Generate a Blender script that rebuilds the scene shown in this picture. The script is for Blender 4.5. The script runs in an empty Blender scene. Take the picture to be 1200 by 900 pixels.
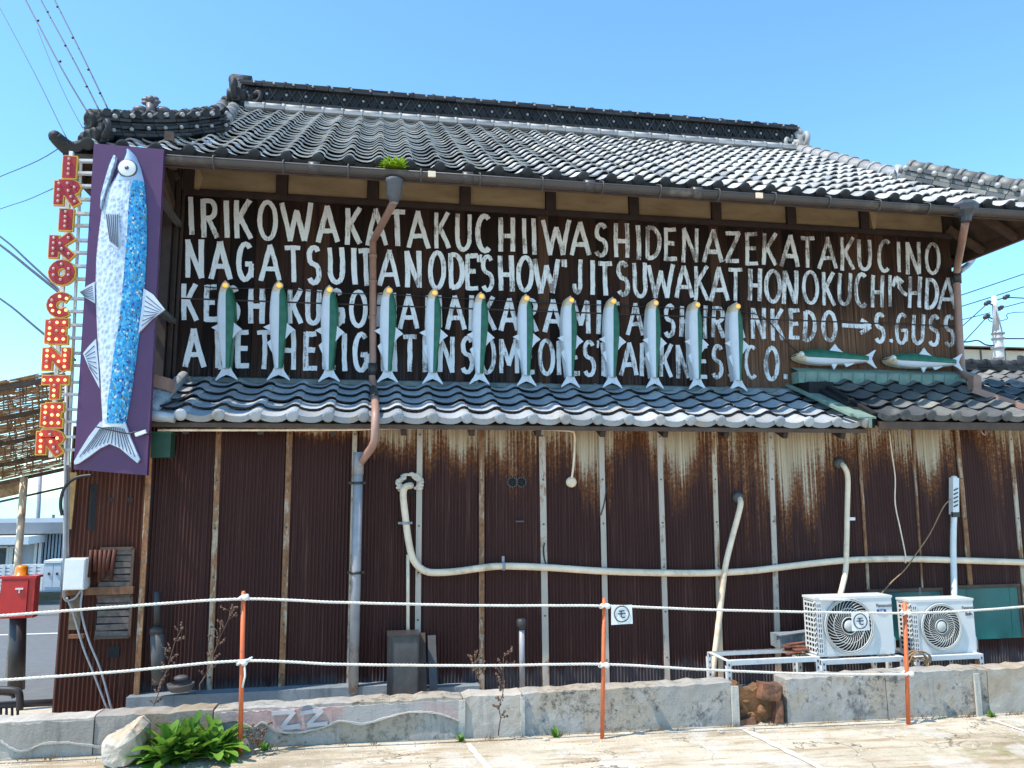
import bpy, math, random
from mathutils import Vector, Matrix
random.seed(7)
R_ = math.radians
S = bpy.context.scene
COL = S.collection

# ------------------------------------------------------------------ camera
F = 905.0                       # focal length in photo pixels (photo 1200 x 900)
CAMP = Vector((0.0, -8.0, 1.9))
def _cam_axes():
    dx = Vector(((5800-600)/F, -(548-450)/F, -1)).normalized()
    dz = Vector(((565-600)/F, (450+5930)/F, -1)).normalized()
    dx = (dx - dz*dx.dot(dz)).normalized()
    dy = dz.cross(dx)
    return Matrix((dx, dy, dz))
RM = _cam_axes()
camd = bpy.data.cameras.new("camera"); camo = bpy.data.objects.new("camera", camd); COL.objects.link(camo)
camd.sensor_width = 36; camd.lens = 36*F/1200; camd.clip_start = .05; camd.clip_end = 6000
camo.matrix_world = Matrix.Translation(CAMP) @ RM.to_4x4()
S.camera = camo

# ------------------------------------------------------------------ light
SUN_EL = 60.0
SUN_DIR = Vector((-0.955, -0.30, 0)).normalized()*math.cos(R_(SUN_EL)) + Vector((0, 0, math.sin(R_(SUN_EL))))
W = bpy.data.worlds.new("World"); S.world = W; W.use_nodes = True
wn = W.node_tree.nodes; wl = W.node_tree.links
bg = wn['Background']; bg.inputs[1].default_value = 0.15
sky = wn.new('ShaderNodeTexSky'); sky.sky_type = 'NISHITA'; sky.sun_disc = False
sky.sun_elevation = R_(SUN_EL); sky.sun_rotation = math.atan2(SUN_DIR.x, SUN_DIR.y)
sky.altitude = 0; sky.air_density = 1.0; sky.dust_density = 0.25; sky.ozone_density = 1.6
grade = wn.new('ShaderNodeMixRGB'); grade.blend_type = 'MULTIPLY'; grade.inputs[0].default_value = 1
grade.inputs[2].default_value = (.80, 1.17, 1.30, 1)     # the photo's clear cyan air
wl.new(sky.outputs[0], grade.inputs[1]); wl.new(grade.outputs[0], bg.inputs[0])
sl = bpy.data.lights.new("sun", 'SUN'); sl.energy = 3.6; sl.angle = R_(.5); sl.color = (1, .93, .83)
so = bpy.data.objects.new("sun", sl); COL.objects.link(so)
so.rotation_euler = SUN_DIR.to_track_quat('Z', 'Y').to_euler(); so.location = (-10, -6, 20)
S.view_settings.view_transform = 'Standard'; S.view_settings.look = 'None'
S.view_settings.gamma = 1; S.view_settings.use_curve_mapping = False
S.view_settings.exposure = 0.85

# ------------------------------------------------------------------ helpers
def ray(px, py): return RM @ Vector(((px-600)/F, -(py-450)/F, -1))
def at(px, py, Y):              # photo pixel -> point on the vertical plane y = Y
    d = ray(px, py); return CAMP + d*((Y-CAMP.y)/d.y)
def atz(px, py, Z):
    d = ray(px, py); return CAMP + d*((Z-CAMP.z)/d.z)
def atd(px, py, D):             # pixel -> point D metres deep
    return CAMP + ray(px, py)*D
def proj(p):
    c = RM.transposed() @ (Vector(p)-CAMP); return 600+F*c.x/-c.z, 450-F*c.y/-c.z

ORG = {}
def tag(o, label=None, cat=None, group=None, kind=None):
    if label: o['label'] = label
    if cat: o['category'] = cat
    if group: o['group'] = group
    if kind: o['kind'] = kind
    return o
def thing(name, label, cat, loc, group=None):
    o = bpy.data.objects.new(name, None); COL.objects.link(o); o.location = loc
    o.empty_display_size = .1
    ORG[o.name] = Vector(loc)
    return tag(o, label, cat, group)
def copy_tree(o, parent=None):
    c = o.copy(); COL.objects.link(c)
    if parent is not None: c.parent = parent
    for ch in list(o.children): copy_tree(ch, c)
    return c

class MB:
    def __init__(s): s.v = []; s.f = []; s.t = []; s.sm = []
    def add(s, vs, fs, tint=.5, smooth=False):
        b = len(s.v); s.v += [Vector(v) for v in vs]
        for f in fs:
            s.f.append(tuple(b+i for i in f)); s.t.append(tint); s.sm.append(smooth)
    def box(s, a, b, tint=.5):
        x0, y0, z0 = a; x1, y1, z1 = b
        s.add([(x0,y0,z0),(x1,y0,z0),(x1,y1,z0),(x0,y1,z0),(x0,y0,z1),(x1,y0,z1),(x1,y1,z1),(x0,y1,z1)],
              [(0,3,2,1),(4,5,6,7),(0,1,5,4),(1,2,6,5),(2,3,7,6),(3,0,4,7)], tint)
    def cbox(s, c, d, rot=None, tint=.5):
        x, y, z = d[0]/2, d[1]/2, d[2]/2
        vs = [Vector(p) for p in ((-x,-y,-z),(x,-y,-z),(x,y,-z),(-x,y,-z),(-x,-y,z),(x,-y,z),(x,y,z),(-x,y,z))]
        if rot is not None: vs = [rot @ v for v in vs]
        s.add([Vector(c)+v for v in vs], [(0,3,2,1),(4,5,6,7),(0,1,5,4),(1,2,6,5),(2,3,7,6),(3,0,4,7)], tint)
    def bar(s, A, B, w, h, up=Vector((0,0,1)), tint=.5, ext=0):   # box from A to B
        A = Vector(A); B = Vector(B); d = (B-A).normalized(); A = A-d*ext; B = B+d*ext
        r = d.cross(up)
        if r.length < 1e-5: r = Vector((1,0,0))
        r.normalize(); u = r.cross(d)
        vs = []
        for P in (A, B):
            for q, k in ((-1,-1),(1,-1),(1,1),(-1,1)): vs.append(P+r*q*w/2+u*k*h/2)
        s.add(vs, [(0,1,2,3),(7,6,5,4),(0,4,5,1),(1,5,6,2),(2,6,7,3),(3,7,4,0)], tint)
    def prism(s, poly, y0, y1, tint=.5):      # poly in (x,z), front y0 (towards camera), back y1
        n = len(poly)
        vs = [(p[0], y0, p[1]) for p in poly] + [(p[0], y1, p[1]) for p in poly]
        fs = [tuple(range(n)), tuple(range(2*n-1, n-1, -1))]
        for i in range(n):
            j = (i+1) % n; fs.append((i, i+n, j+n, j))
        s.add(vs, fs, tint)
    def tube(s, pts, r, n=8, cap=True, tint=.5, radii=None):
        pts = [Vector(p) for p in pts]; m = len(pts); vs = []; fs = []
        prev = None
        for i, p in enumerate(pts):
            d = (pts[min(i+1, m-1)]-pts[max(i-1, 0)]).normalized()
            if prev is None:
                a = Vector((0,0,1)) if abs(d.z) < .9 else Vector((0,1,0))
                u = d.cross(a).normalized()
            else: u = (prev - d*prev.dot(d)).normalized()
            prev = u; w = d.cross(u)
            rr = radii[i] if radii else r
            for k in range(n):
                a = 2*math.pi*k/n; vs.append(p+u*math.cos(a)*rr+w*math.sin(a)*rr)
        for i in range(m-1):
            for k in range(n):
                k2 = (k+1) % n; fs.append((i*n+k, i*n+k2, (i+1)*n+k2, (i+1)*n+k))
        s.add(vs, fs, tint, True)
        if cap:
            b = len(s.v)-len(vs)
            s.f.append(tuple(b+i for i in range(n-1, -1, -1))); s.t.append(tint); s.sm.append(False)
            s.f.append(tuple(b+(m-1)*n+i for i in range(n))); s.t.append(tint); s.sm.append(False)
    def lathe(s, base, axis, prof, n=14, tint=.5, smooth=True):     # prof: (r, h) along axis
        base = Vector(base); axis = Vector(axis).normalized()
        a = Vector((0,0,1)) if abs(axis.z) < .9 else Vector((1,0,0))
        u = axis.cross(a).normalized(); w = axis.cross(u); vs = []; fs = []
        for r, h in prof:
            for k in range(n):
                t = 2*math.pi*k/n; vs.append(base+axis*h+(u*math.cos(t)+w*math.sin(t))*max(r, 1e-4))
        m = len(prof)
        for i in range(m-1):
            for k in range(n):
                k2 = (k+1) % n; fs.append((i*n+k, i*n+k2, (i+1)*n+k2, (i+1)*n+k))
        fs.append(tuple(range(n-1, -1, -1))); fs.append(tuple((m-1)*n+k for k in range(n)))
        s.add(vs, fs, tint, smooth)
    def ball(s, c, r, sx=1, sy=1, sz=1, n=10, tint=.5):
        vs = []; fs = []; m = n//2+1
        for i in range(m+1):
            ph = math.pi*i/m
            for k in range(n):
                t = 2*math.pi*k/n
                vs.append(Vector(c)+Vector((r*sx*math.sin(ph)*math.cos(t), r*sy*math.sin(ph)*math.sin(t), r*sz*math.cos(ph))))
        for i in range(m):
            for k in range(n):
                k2 = (k+1) % n; fs.append((i*n+k, (i+1)*n+k, (i+1)*n+k2, i*n+k2))
        s.add(vs, fs, tint, True)
    def build(s, name, mat, parent=None, loc=None):
        me = bpy.data.meshes.new(name)
        root = parent
        while root is not None and root.parent is not None: root = root.parent
        off = ORG[root.name] if root is not None else (Vector(loc) if loc is not None else Vector((0,0,0)))
        me.from_pydata([v-off for v in s.v], [], s.f)
        for p, q in zip(me.polygons, s.sm): p.use_smooth = q
        mats = mat if isinstance(mat, (list, tuple)) else [mat]
        if len(mats) > 1:
            for p, q in zip(me.polygons, s.t):
                if q < 0: p.material_index = 1
        at_ = me.attributes.new("tint", 'FLOAT', 'FACE')
        at_.data.foreach_set("value", [abs(q) for q in s.t])
        for mm in mats: me.materials.append(mm)
        me.update()
        me.validate()
        o = bpy.data.objects.new(name, me); COL.objects.link(o)
        if parent is not None: o.parent = parent
        elif loc is not None: o.location = loc; ORG[o.name] = Vector(loc)
        else: ORG[o.name] = Vector((0,0,0))
        return o

def ribbon(mb, pts, w, y, plane_y, jit=.06, closed=False, thick=.004, taper=0, tint=.5):
    """flat brush stroke in the wall plane; pts are (x,z); front at y, sides back by thick"""
    pts = [Vector((p[0], p[1])) for p in pts]; n = len(pts); L = []; Rr = []
    for i in range(n):
        if closed: d = pts[(i+1) % n]-pts[(i-1) % n]
        else: d = pts[min(i+1, n-1)]-pts[max(i-1, 0)]
        if d.length < 1e-9: d = Vector((1, 0))
        d.normalize(); nn = Vector((-d.y, d.x))
        L.append(pts[i]+nn*w/2*(1+random.uniform(-jit, jit))); Rr.append(pts[i]-nn*w/2*(1+random.uniform(-jit, jit)))
    vs = []; fs = []
    for i in range(n):
        vs += [(L[i].x, y, L[i].y), (Rr[i].x, y, Rr[i].y), (L[i].x, y+thick, L[i].y), (Rr[i].x, y+thick, Rr[i].y)]
    m = n if closed else n-1
    for i in range(m):
        a = 4*i; b = 4*((i+1) % n)
        fs += [(a, a+1, b+1, b), (a, b, b+2, a+2), (a+1, a+3, b+3, b+1)]
    if not closed:
        fs += [(0, 2, 3, 1), (4*(n-1), 4*(n-1)+1, 4*(n-1)+3, 4*(n-1)+2)]
    mb.add(vs, fs, tint)

def lerp(a, b, t): return a+(b-a)*t
def smooth_path(pts, k=6):
    pts = [Vector(p) for p in pts]; out = []
    for i in range(len(pts)-1):
        p0 = pts[max(i-1, 0)]; p1 = pts[i]; p2 = pts[i+1]; p3 = pts[min(i+2, len(pts)-1)]
        for j in range(k):
            t = j/k
            out.append(.5*((2*p1)+(p2-p0)*t+(2*p0-5*p1+4*p2-p3)*t*t+(3*p1-p0-3*p2+p3)*t**3))
    out.append(pts[-1]); return out

# ------------------------------------------------------------------ materials
class NT:
    def __init__(s, name):
        s.m = bpy.data.materials.new(name); s.m.use_nodes = True; s.t = s.m.node_tree
        s.b = s.t.nodes['Principled BSDF']; s.pos = s.t.nodes.new('ShaderNodeNewGeometry').outputs['Position']
        s.obj = None
    def nd(s, k): return s.t.nodes.new('ShaderNode'+k)
    def lk(s, a, sock):
        if isinstance(a, bpy.types.NodeSocket): s.t.links.new(a, sock)
        else:
            if hasattr(a, '__len__') and len(a) == 3 and sock.type == 'RGBA': a = (*a, 1)
            sock.default_value = a
    def local(s):
        return s.nd('TexCoord').outputs['Object']
    def math(s, op, a, b=0.0, c=None):
        n = s.nd('Math'); n.operation = op; s.lk(a, n.inputs[0]); s.lk(b, n.inputs[1])
        if c is not None: s.lk(c, n.inputs[2])
        return n.outputs[0]
    def scale(s, vec, sc):
        n = s.nd('Mapping'); s.lk(vec, n.inputs['Vector']); n.inputs['Scale'].default_value = sc; return n.outputs[0]
    def noise(s, vec, sc, detail=4, rough=.55, dist=0):
        n = s.nd('TexNoise'); s.lk(vec, n.inputs['Vector']); n.inputs['Scale'].default_value = sc
        n.inputs['Detail'].default_value = detail; n.inputs['Roughness'].default_value = rough
        n.inputs['Distortion'].default_value = dist; return n.outputs['Fac']
    def vor(s, vec, sc, feature='F1', out='Distance'):
        n = s.nd('TexVoronoi'); n.feature = feature; s.lk(vec, n.inputs['Vector']); n.inputs['Scale'].default_value = sc
        return n.outputs[out]
    def ramp(s, f, stops, interp='LINEAR'):
        n = s.nd('ValToRGB'); s.lk(f, n.inputs[0]); e = n.color_ramp; e.interpolation = interp
        while len(e.elements) < len(stops): e.elements.new(.5)
        for q, (p, c) in zip(e.elements, stops):
            q.position = p; q.color = (c, c, c, 1) if not hasattr(c, '__len__') else (*c, 1)
        return n.outputs[0]
    def mix(s, f, a, b, mode='MIX'):
        n = s.nd('MixRGB'); n.blend_type = mode; s.lk(f, n.inputs[0])
        for q, i in ((a, 1), (b, 2)):
            s.lk(q, n.inputs[i])
        return n.outputs[0]
    def step(s, x, lo, hi):
        n = s.nd('MapRange'); n.interpolation_type = 'SMOOTHSTEP'; s.lk(x, n.inputs[0])
        n.inputs[1].default_value = lo; n.inputs[2].default_value = hi; return n.outputs[0]
    def sep(s, v):
        n = s.nd('SeparateXYZ'); s.lk(v, n.inputs[0]); return n.outputs
    def tint(s):
        n = s.nd('Attribute'); n.attribute_name = 'tint'; return n.outputs['Fac']
    def bump(s, h, strength=.4, dist=.01):
        n = s.nd('Bump'); n.inputs['Strength'].default_value = strength; n.inputs['Distance'].default_value = dist
        s.lk(h, n.inputs['Height']); s.t.links.new(n.outputs[0], s.b.inputs['Normal'])
    def out(s, col, rough=.7, metal=0, spec=.5):
        s.lk(col, s.b.inputs['Base Color']); s.lk(rough, s.b.inputs['Roughness'])
        s.lk(metal, s.b.inputs['Metallic']); s.lk(spec, s.b.inputs['Specular IOR Level']); return s.m

def fish_paint(name, col):
    n = NT(name); r = n.nd('ObjectInfo').outputs['Random']; p = n.local(); f = n.noise(p, 5, 6, .65); g = n.noise(n.scale(p, (30, 8, 5)), 1, 5, .7)
    c = n.ramp(f, [(.3, tuple(q*.86 for q in col)), (.7, col)]); c = n.mix(n.math('MULTIPLY', r, .35), c, tuple(q*s_ for q, s_ in zip(col, (.86, .84, .80))))
    c = n.mix(n.math('MULTIPLY', n.step(g, .60, .72), .5), c, tuple(q*.55 for q in col)); n.bump(f, .3, .01); return n.out(c, n.math('ADD', n.math('MULTIPLY', g, .3), .35), 0, .4)
def simple(name, col, rough=.6, metal=0, var=.25, sc=9, stain=None, bump=.15, stain_amt=.5, local=True):
    """painted / plain surface with mottling, and optional dirt blotches"""
    n = NT(name); p = n.local() if local else n.pos
    f = n.noise(p, sc, 6, .65)
    c1 = tuple(x*(1-var) for x in col); c2 = tuple(min(1, x*(1+var)) for x in col)
    c = n.ramp(f, [(.3, c1), (.7, c2)])
    if stain:
        g = n.step(n.noise(p, sc*.6, 8, .7), .62-.25*stain_amt, .75-.1*stain_amt)
        c = n.mix(n.math('MULTIPLY', g, .85), c, stain)
    r = n.math('ADD', n.math('MULTIPLY', n.noise(p, sc*3, 3), .25), rough-.12)
    n.bump(n.noise(p, sc*8, 4), bump, .004)
    return n.out(c, r, metal)

M = {}
M['white_paint'] = simple('white_paint', (.72,.72,.70), .45, var=.08, stain=(.45,.40,.33), stain_amt=.2)
M['cream'] = simple('cream_plastic', (.83,.645,.46), .6, var=.14, sc=7, stain=(.45,.33,.21), stain_amt=.5)
M['grey_pipe'] = simple('grey_pipe', (.30,.29,.30), .45, var=.15, stain=(.18,.12,.09), stain_amt=.3)
M['brown_pipe'] = simple('brown_pipe', (.32,.175,.13), .5, var=.2, sc=4, stain=(.36,.22,.17), stain_amt=.5)
M['dark_pipe'] = simple('dark_pipe', (.035,.03,.03), .45, var=.2)
M['gutter'] = simple('gutter_plastic', (.062,.05,.046), .42, var=.2, sc=3, stain=(.2,.17,.15), stain_amt=.3)
M['orange'] = simple('orange_rusty_paint', (.62,.14,.045), .5, var=.15, stain=(.25,.07,.03), stain_amt=.4)
M['wire'] = simple('black_cable', (.012,.012,.016), .5, var=.2)
M['darkwood'] = simple('dark_timber', (.036,.02,.015), .7, var=.35, sc=7)
M['midwood'] = simple('brown_timber', (.085,.05,.032), .7, var=.35, sc=7)
M['steel'] = simple('white_angle_steel', (.62,.62,.60), .4, var=.08, stain=(.3,.2,.13), stain_amt=.25)
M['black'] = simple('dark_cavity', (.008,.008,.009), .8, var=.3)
M['teal'] = simple('teal_sheet', (.012,.135,.125), .35, var=.3, sc=2.5, stain=(.05,.1,.09), stain_amt=.3)
M['red'] = simple('red_box_paint', (.50,.022,.02), .4, var=.1)
M['weed'] = simple('dark_dry_stems', (.15,.085,.055), .8, var=.3)
M['oldgrey'] = simple('grey_sheet', (.075,.07,.067), .6, var=.3, stain=(.09,.05,.03), stain_amt=.5)
M['dry'] = simple('dry_stems', (.30,.19,.10), .8, var=.3)
M['flash'] = simple('green_copper_flashing', (.17,.25,.205), .6, var=.3, sc=5, stain=(.12,.14,.12), stain_amt=.5)
M['darkflash'] = simple('dark_weathered_flashing', (.12,.145,.14), .6, var=.35, sc=6, stain=(.05,.06,.06), stain_amt=.6)

def emit(name, col, strength):
    n = NT(name); n.out(col, .3); n.lk((*col, 1), n.b.inputs['Emission Color']); n.b.inputs['Emission Strength'].default_value = strength
    return n.m

def tile_mat(name, dark, light, warm, spec=.5):
    n = NT(name); t = n.tint()
    a = n.mix(t, dark, light)
    f = n.noise(n.pos, 5, 7, .7)
    a = n.mix(n.step(f, .48, .68), a, warm)
    big = n.noise(n.pos, 1.1, 6, .7); a = n.mix(n.math('MULTIPLY', n.step(big, .47, .64), .45), a, tuple((x+y)*.36 for x, y in zip(dark, warm)))
    g = n.noise(n.pos, 26, 6, .7)
    a = n.mix(n.math('MULTIPLY', n.step(g, .56, .72), .6), a, tuple(x*.35 for x in dark))
    n.bump(g, .25, .006)
    return n.out(a, n.math('ADD', n.math('MULTIPLY', f, .3), .38 if spec > .3 else .45), 0, spec*.75)
M['tile_top'] = tile_mat('grey_roof_tile', (.25,.255,.265), (.62,.61,.59), (.54,.50,.43))
M['eave_black_gap_shade'] = tile_mat('black_eave_and_gap_shade', (.012,.013,.015), (.035,.037,.04), (.02,.02,.02))  # black upper eave row; also paints gap shade on lower and annex lips
M['tile_low'] = tile_mat('blue_grey_roof_tile', (.25,.28,.31), (.45,.47,.49), (.33,.29,.25))
M['tile_annex'] = tile_mat('dark_grey_roof_tile', (.045,.052,.062), (.26,.25,.22), (.13,.13,.12))
M['ridge'] = tile_mat('black_ridge_tile', (.010,.010,.011), (.060,.060,.063), (.03,.03,.03), .3)
M['ridge_pale'] = tile_mat('pale_ridge_tile', (.22,.22,.23), (.42,.41,.39), (.3,.28,.25))

def board_mat():
    n = NT('charred_boards'); x, y, z = n.sep(n.pos); t = n.tint()
    grain = n.noise(n.scale(n.pos, (60, 60, 1.6)), 1, 6, .7)
    big = n.noise(n.scale(n.pos, (3, 3, .7)), 1, 5, .6)
    c = n.ramp(n.math('ADD', n.math('MULTIPLY', grain, .55), n.math('MULTIPLY', t, .45)),
               [(.24, (.006,.004,.004)), (.44, (.019,.0095,.007)), (.62, (.046,.021,.013)), (.8, (.10,.05,.029))])
    # worn bare timber towards the lower right part of the boards
    wx = n.step(x, 2.4, 4.9); wz = n.math('SUBTRACT', 1, n.step(z, 3.3, 4.35))
    wx2 = n.math('MULTIPLY', wx, n.math('ADD', .35, n.math('MULTIPLY', wz, .75)))
    worn = n.step(n.math('ADD', n.math('MULTIPLY', wx2, .55), n.math('ADD', n.math('MULTIPLY', big, .45), n.math('MULTIPLY', grain, .35))), .57, .90)
    bare = n.ramp(grain, [(.3, (.055,.027,.016)), (.55, (.15,.075,.042)), (.75, (.27,.15,.09))])
    c = n.mix(worn, c, bare)
    low = n.math('SUBTRACT', 1, n.step(z, 3.0, 3.5))          # grey bleached foot of the boards
    lf = n.math('MULTIPLY', low, n.step(n.math('ADD', grain, n.math('MULTIPLY', big, .6)), .7, 1.05))
    c = n.mix(n.math('MULTIPLY', lf, .55), c, (.085,.08,.08))
    n.bump(grain, .5, .006)
    return n.out(c, .75, 0, .15)
M['board'] = board_mat()

def paint_mat():
    n = NT('worn_white_paint'); x, y, z = n.sep(n.pos)
    grain = n.noise(n.scale(n.pos, (55, 55, 3.5)), 1, 6, .75)
    blot = n.noise(n.pos, 4.5, 5, .6)
    fine = n.noise(n.pos, 45, 4, .7)
    w = n.math('ADD', n.math('MULTIPLY', grain, .55), n.math('ADD', n.math('MULTIPLY', blot, .5), n.math('MULTIPLY', fine, .25)))
    w = n.math('ADD', w, n.math('MULTIPLY', n.step(x, -2.4, 4.5), .075))
    m = n.step(w, .70, .79)
    c = n.mix(m, n.ramp(fine, [(.3, (.66,.675,.70)), (.7, (.86,.87,.87))]), n.ramp(grain, [(.35, (.10,.07,.055)), (.65, (.28,.25,.23))]))
    n.bump(grain, .4, .004)
    return n.out(c, .6, 0, .3)
M['letter'] = paint_mat()

def corr_mat(name, base, base2, left=False):
    n = NT(name); x, y, z = n.sep(n.pos)
    st = n.noise(n.scale(n.pos, (22, 22, .9)), 1, 5, .65)
    st2 = n.noise(n.scale(n.pos, (31.25, 31.25, .35)), 1, 3, .6)
    big = n.noise(n.scale(n.pos, (1.3, 1.3, .9)), 1, 3, .5)
    sp = n.noise(n.pos, 38, 5, .7)
    c = n.ramp(n.math('ADD', n.math('MULTIPLY', st, .5), n.math('MULTIPLY', big, .5)), [(.3, base), (.7, base2)])
    # thin vertical scratches of bare rust
    c = n.mix(n.math('MULTIPLY', n.step(st, .55, .70), .5), c, (.135,.065,.05))
    c = n.mix(n.step(sp, .70, .78), c, (.17,.075,.04))
    if not left:
        # rust and bare zinc eating down from the eave, worst towards the right
        L = n.ramp(n.math('MULTIPLY_ADD', x, 1/9.0, 2.0/9.0),
                   [(0, .05), (.17, .08), (.26, .34), (.40, .50), (.52, .50), (.60, .66), (.69, .82), (.75, .46), (.84, .46), (1, .48)])
        d = n.math('DIVIDE', n.math('SUBTRACT', 2.56, z), n.math('ADD', L, .02))
        e = n.math('SUBTRACT', n.math('MULTIPLY', d, .9),
                   n.math('ADD', n.math('MULTIPLY', n.math('SUBTRACT', st2, .5), 1.7), n.math('MULTIPLY', n.math('SUBTRACT', sp, .5), .8)))
        big2 = n.noise(n.scale(n.pos, (2.3, 2.3, .5)), 1, 3, .5)
        e = n.math('SUBTRACT', e, n.math('MULTIPLY', n.math('SUBTRACT', big2, .5), 3.2))
        rust = n.math('SUBTRACT', 1, n.step(e, .40, .95))
        pale = n.math('SUBTRACT', 1, n.step(e, .0, .5))
        rc = n.ramp(sp, [(.3, (.06,.022,.012)), (.5, (.19,.066,.022)), (.7, (.36,.15,.05))])
        c = n.mix(n.math('MULTIPLY', rust, .92), c, rc)
        c = n.mix(n.math('MULTIPLY', pale, .9), c, n.ramp(st2, [(.3, (.34,.24,.15)), (.6, (.62,.52,.38))]))
        foot = n.math('SUBTRACT', 1, n.step(n.math('SUBTRACT', z, n.math('MULTIPLY', st, .35)), .06, .16))
        c = n.mix(n.math('MULTIPLY', foot, .6), c, (.10,.10,.105))
    else:
        c = n.mix(n.math('MULTIPLY', n.step(big, .5, .7), .6), c, (.14,.045,.022))
    n.bump(sp, .2, .004)
    return n.out(c, n.math('ADD', n.math('MULTIPLY', sp, .3), .42), 0, .22)
M['corr'] = corr_mat('brown_corrugated_iron', (.043,.0155,.0135), (.070,.026,.021))
M['corr_red'] = corr_mat('rusty_corrugated_iron', (.055,.018,.012), (.095,.030,.018), True)

def batten_mat(name, pale, rustamt):
    n = NT(name); x, y, z = n.sep(n.pos)
    f = n.noise(n.scale(n.pos, (14, 14, 2.2)), 1, 6, .7); g = n.noise(n.pos, 20, 5, .7)
    c = n.ramp(f, [(.3, tuple(q*.75 for q in pale)), (.7, pale)])
    r = n.step(n.math('ADD', f, n.math('MULTIPLY', g, .4)), .98-rustamt, 1.12-rustamt)
    c = n.mix(r, c, n.ramp(g, [(.3, (.10,.04,.02)), (.7, (.36,.17,.075))]))
    return n.out(c, .65, 0, .3)
M['batten'] = batten_mat('pale_batten', (.60,.485,.365), .30)
M['batten_rust'] = batten_mat('rusty_batten', (.54,.43,.31), .42)
M['batten_grey'] = batten_mat('grey_batten', (.56,.47,.385), .24)

def plaster_mat():
    n = NT('tan_plaster'); f = n.noise(n.scale(n.pos, (2, 2, 7)), 1, 6, .6)
    c = n.ramp(f, [(.3, (.24,.165,.09)), (.7, (.40,.295,.175))]); n.bump(n.noise(n.pos, 40), .2, .004)
    return n.out(c, .85, 0, .2)
M['plaster'] = plaster_mat()

def concrete_mat(name, a, b, lich=.5, warm=None, warmlim=None):
    n = NT(name); f = n.noise(n.pos, 3.5, 8, .65); g = n.noise(n.pos, 16, 8, .75); h = n.noise(n.pos, 60, 4, .7)
    c = n.ramp(f, [(.3, a), (.7, b)])
    if warm: c = n.mix(n.step(n.noise(n.pos, 1.8, 6, .6), .45, .6), c, warm)
    dr = n.noise(n.scale(n.pos, (10, 10, 1.3)), 1, 6, .7)
    c = n.mix(n.math('MULTIPLY', n.step(dr, .5, .72), .5), c, tuple(q*.42 for q in a))
    bl = n.noise(n.pos, 2.1, 7, .75)
    c = n.mix(n.math('MULTIPLY', n.step(bl, .58, .66), .55*min(1, lich)), c, (.06,.062,.066))
    c = n.mix(n.math('MULTIPLY', n.step(n.math('ADD', n.math('MULTIPLY', g, .6), n.math('MULTIPLY', f, .4)), .64-.12*lich, .72-.08*lich), .8), c, (.035,.037,.04))
    c = n.mix(n.math('MULTIPLY', n.step(h, .62, .75), .35), c, (.5,.48,.44))
    n.bump(n.math('ADD', g, n.math('MULTIPLY', h, .4)), .6, .015)
    return n.out(c, .88, 0, .2)
M['kerb'] = concrete_mat('lichened_concrete', (.29,.275,.25), (.46,.44,.405), 1.15, (.38,.325,.255))
M['kerb_pink'] = concrete_mat('pinkish_mortar', (.38,.255,.235), (.50,.36,.33), .5, (.36,.34,.32))
M['kerb_pale'] = concrete_mat('pale_concrete', (.39,.355,.31), (.50,.46,.40), .5, (.38,.31,.23))
M['kerb_left'] = concrete_mat('stained_concrete', (.27,.245,.215), (.38,.345,.30), .5, (.30,.24,.17))
M['kerb_cap'] = concrete_mat('weathered_cap', (.42,.39,.34), (.55,.52,.46), .12)
M['brick'] = concrete_mat('broken_earth', (.075,.042,.024), (.16,.09,.05), .3, (.22,.11,.05))
M['footing'] = concrete_mat('blue_grey_footing', (.16,.185,.20), (.25,.28,.30), .35)
M['stone'] = concrete_mat('pale_stone', (.46,.42,.36), (.58,.54,.47), .1, (.46,.36,.25))

def ground_mat():
    n = NT('bleached_concrete_lot'); f = n.noise(n.pos, .9, 8, .6); g = n.noise(n.pos, 9, 8, .75); h = n.noise(n.pos, 70, 4, .7)
    c = n.ramp(f, [(.3, (.40,.325,.225)), (.5, (.56,.49,.375)), (.75, (.64,.59,.49))])
    st = n.noise(n.scale(n.pos, (1.2, 9, 1)), 1, 6, .7)
    c = n.mix(n.math('MULTIPLY', n.step(st, .48, .64), .7), c, (.31,.20,.10))
    bp = n.noise(n.scale(n.pos, (.55, 2.6, 1)), 1, 7, .7)
    c = n.mix(n.math('MULTIPLY', n.step(bp, .52, .6), .55), c, (.26,.20,.13))
    x, y, z = n.sep(n.pos); ms = n.math('MULTIPLY', n.step(x, 3.4, 4.6), n.step(n.noise(n.pos, 3.1, 6, .7), .5, .62))
    c = n.mix(n.math('MULTIPLY', ms, .45), c, (.20,.20,.05))
    c = n.mix(n.math('MULTIPLY', n.step(g, .58, .7), .6), c, (.16,.14,.11))
    w2 = n.noise(n.pos, 2.2, 5, .6); sp = n.noise(n.pos, 42, 5, .75)
    c = n.mix(n.math('MULTIPLY', n.step(w2, .52, .6), .5), c, (.60,.575,.52))
    c = n.mix(n.math('MULTIPLY', n.step(sp, .57, .68), .55), c, (.17,.145,.11))
    ck = n.math('ABSOLUTE', n.math('SUBTRACT', n.noise(n.pos, 1.3, 7, .55, .4), .5)); ck = n.math('SUBTRACT', 1, n.step(ck, .002, .007))
    c = n.mix(n.math('MULTIPLY', ck, n.math('MULTIPLY', n.step(n.noise(n.pos, .8, 3), .45, .6), .8)), c, (.09,.07,.05))
    n.bump(n.math('ADD', g, n.math('MULTIPLY', h, .6)), .7, .02)
    return n.out(c, .9, 0, .2)
M['ground'] = ground_mat()
M['asphalt'] = simple('grey_asphalt', (.13,.128,.125), .9, var=.2, sc=6, bump=.5, local=False)
M['line'] = simple('worn_line_paint', (.62,.58,.50), .8, var=.15, sc=20, stain=(.4,.34,.26), stain_amt=.5)
M['leaf'] = None
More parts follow.
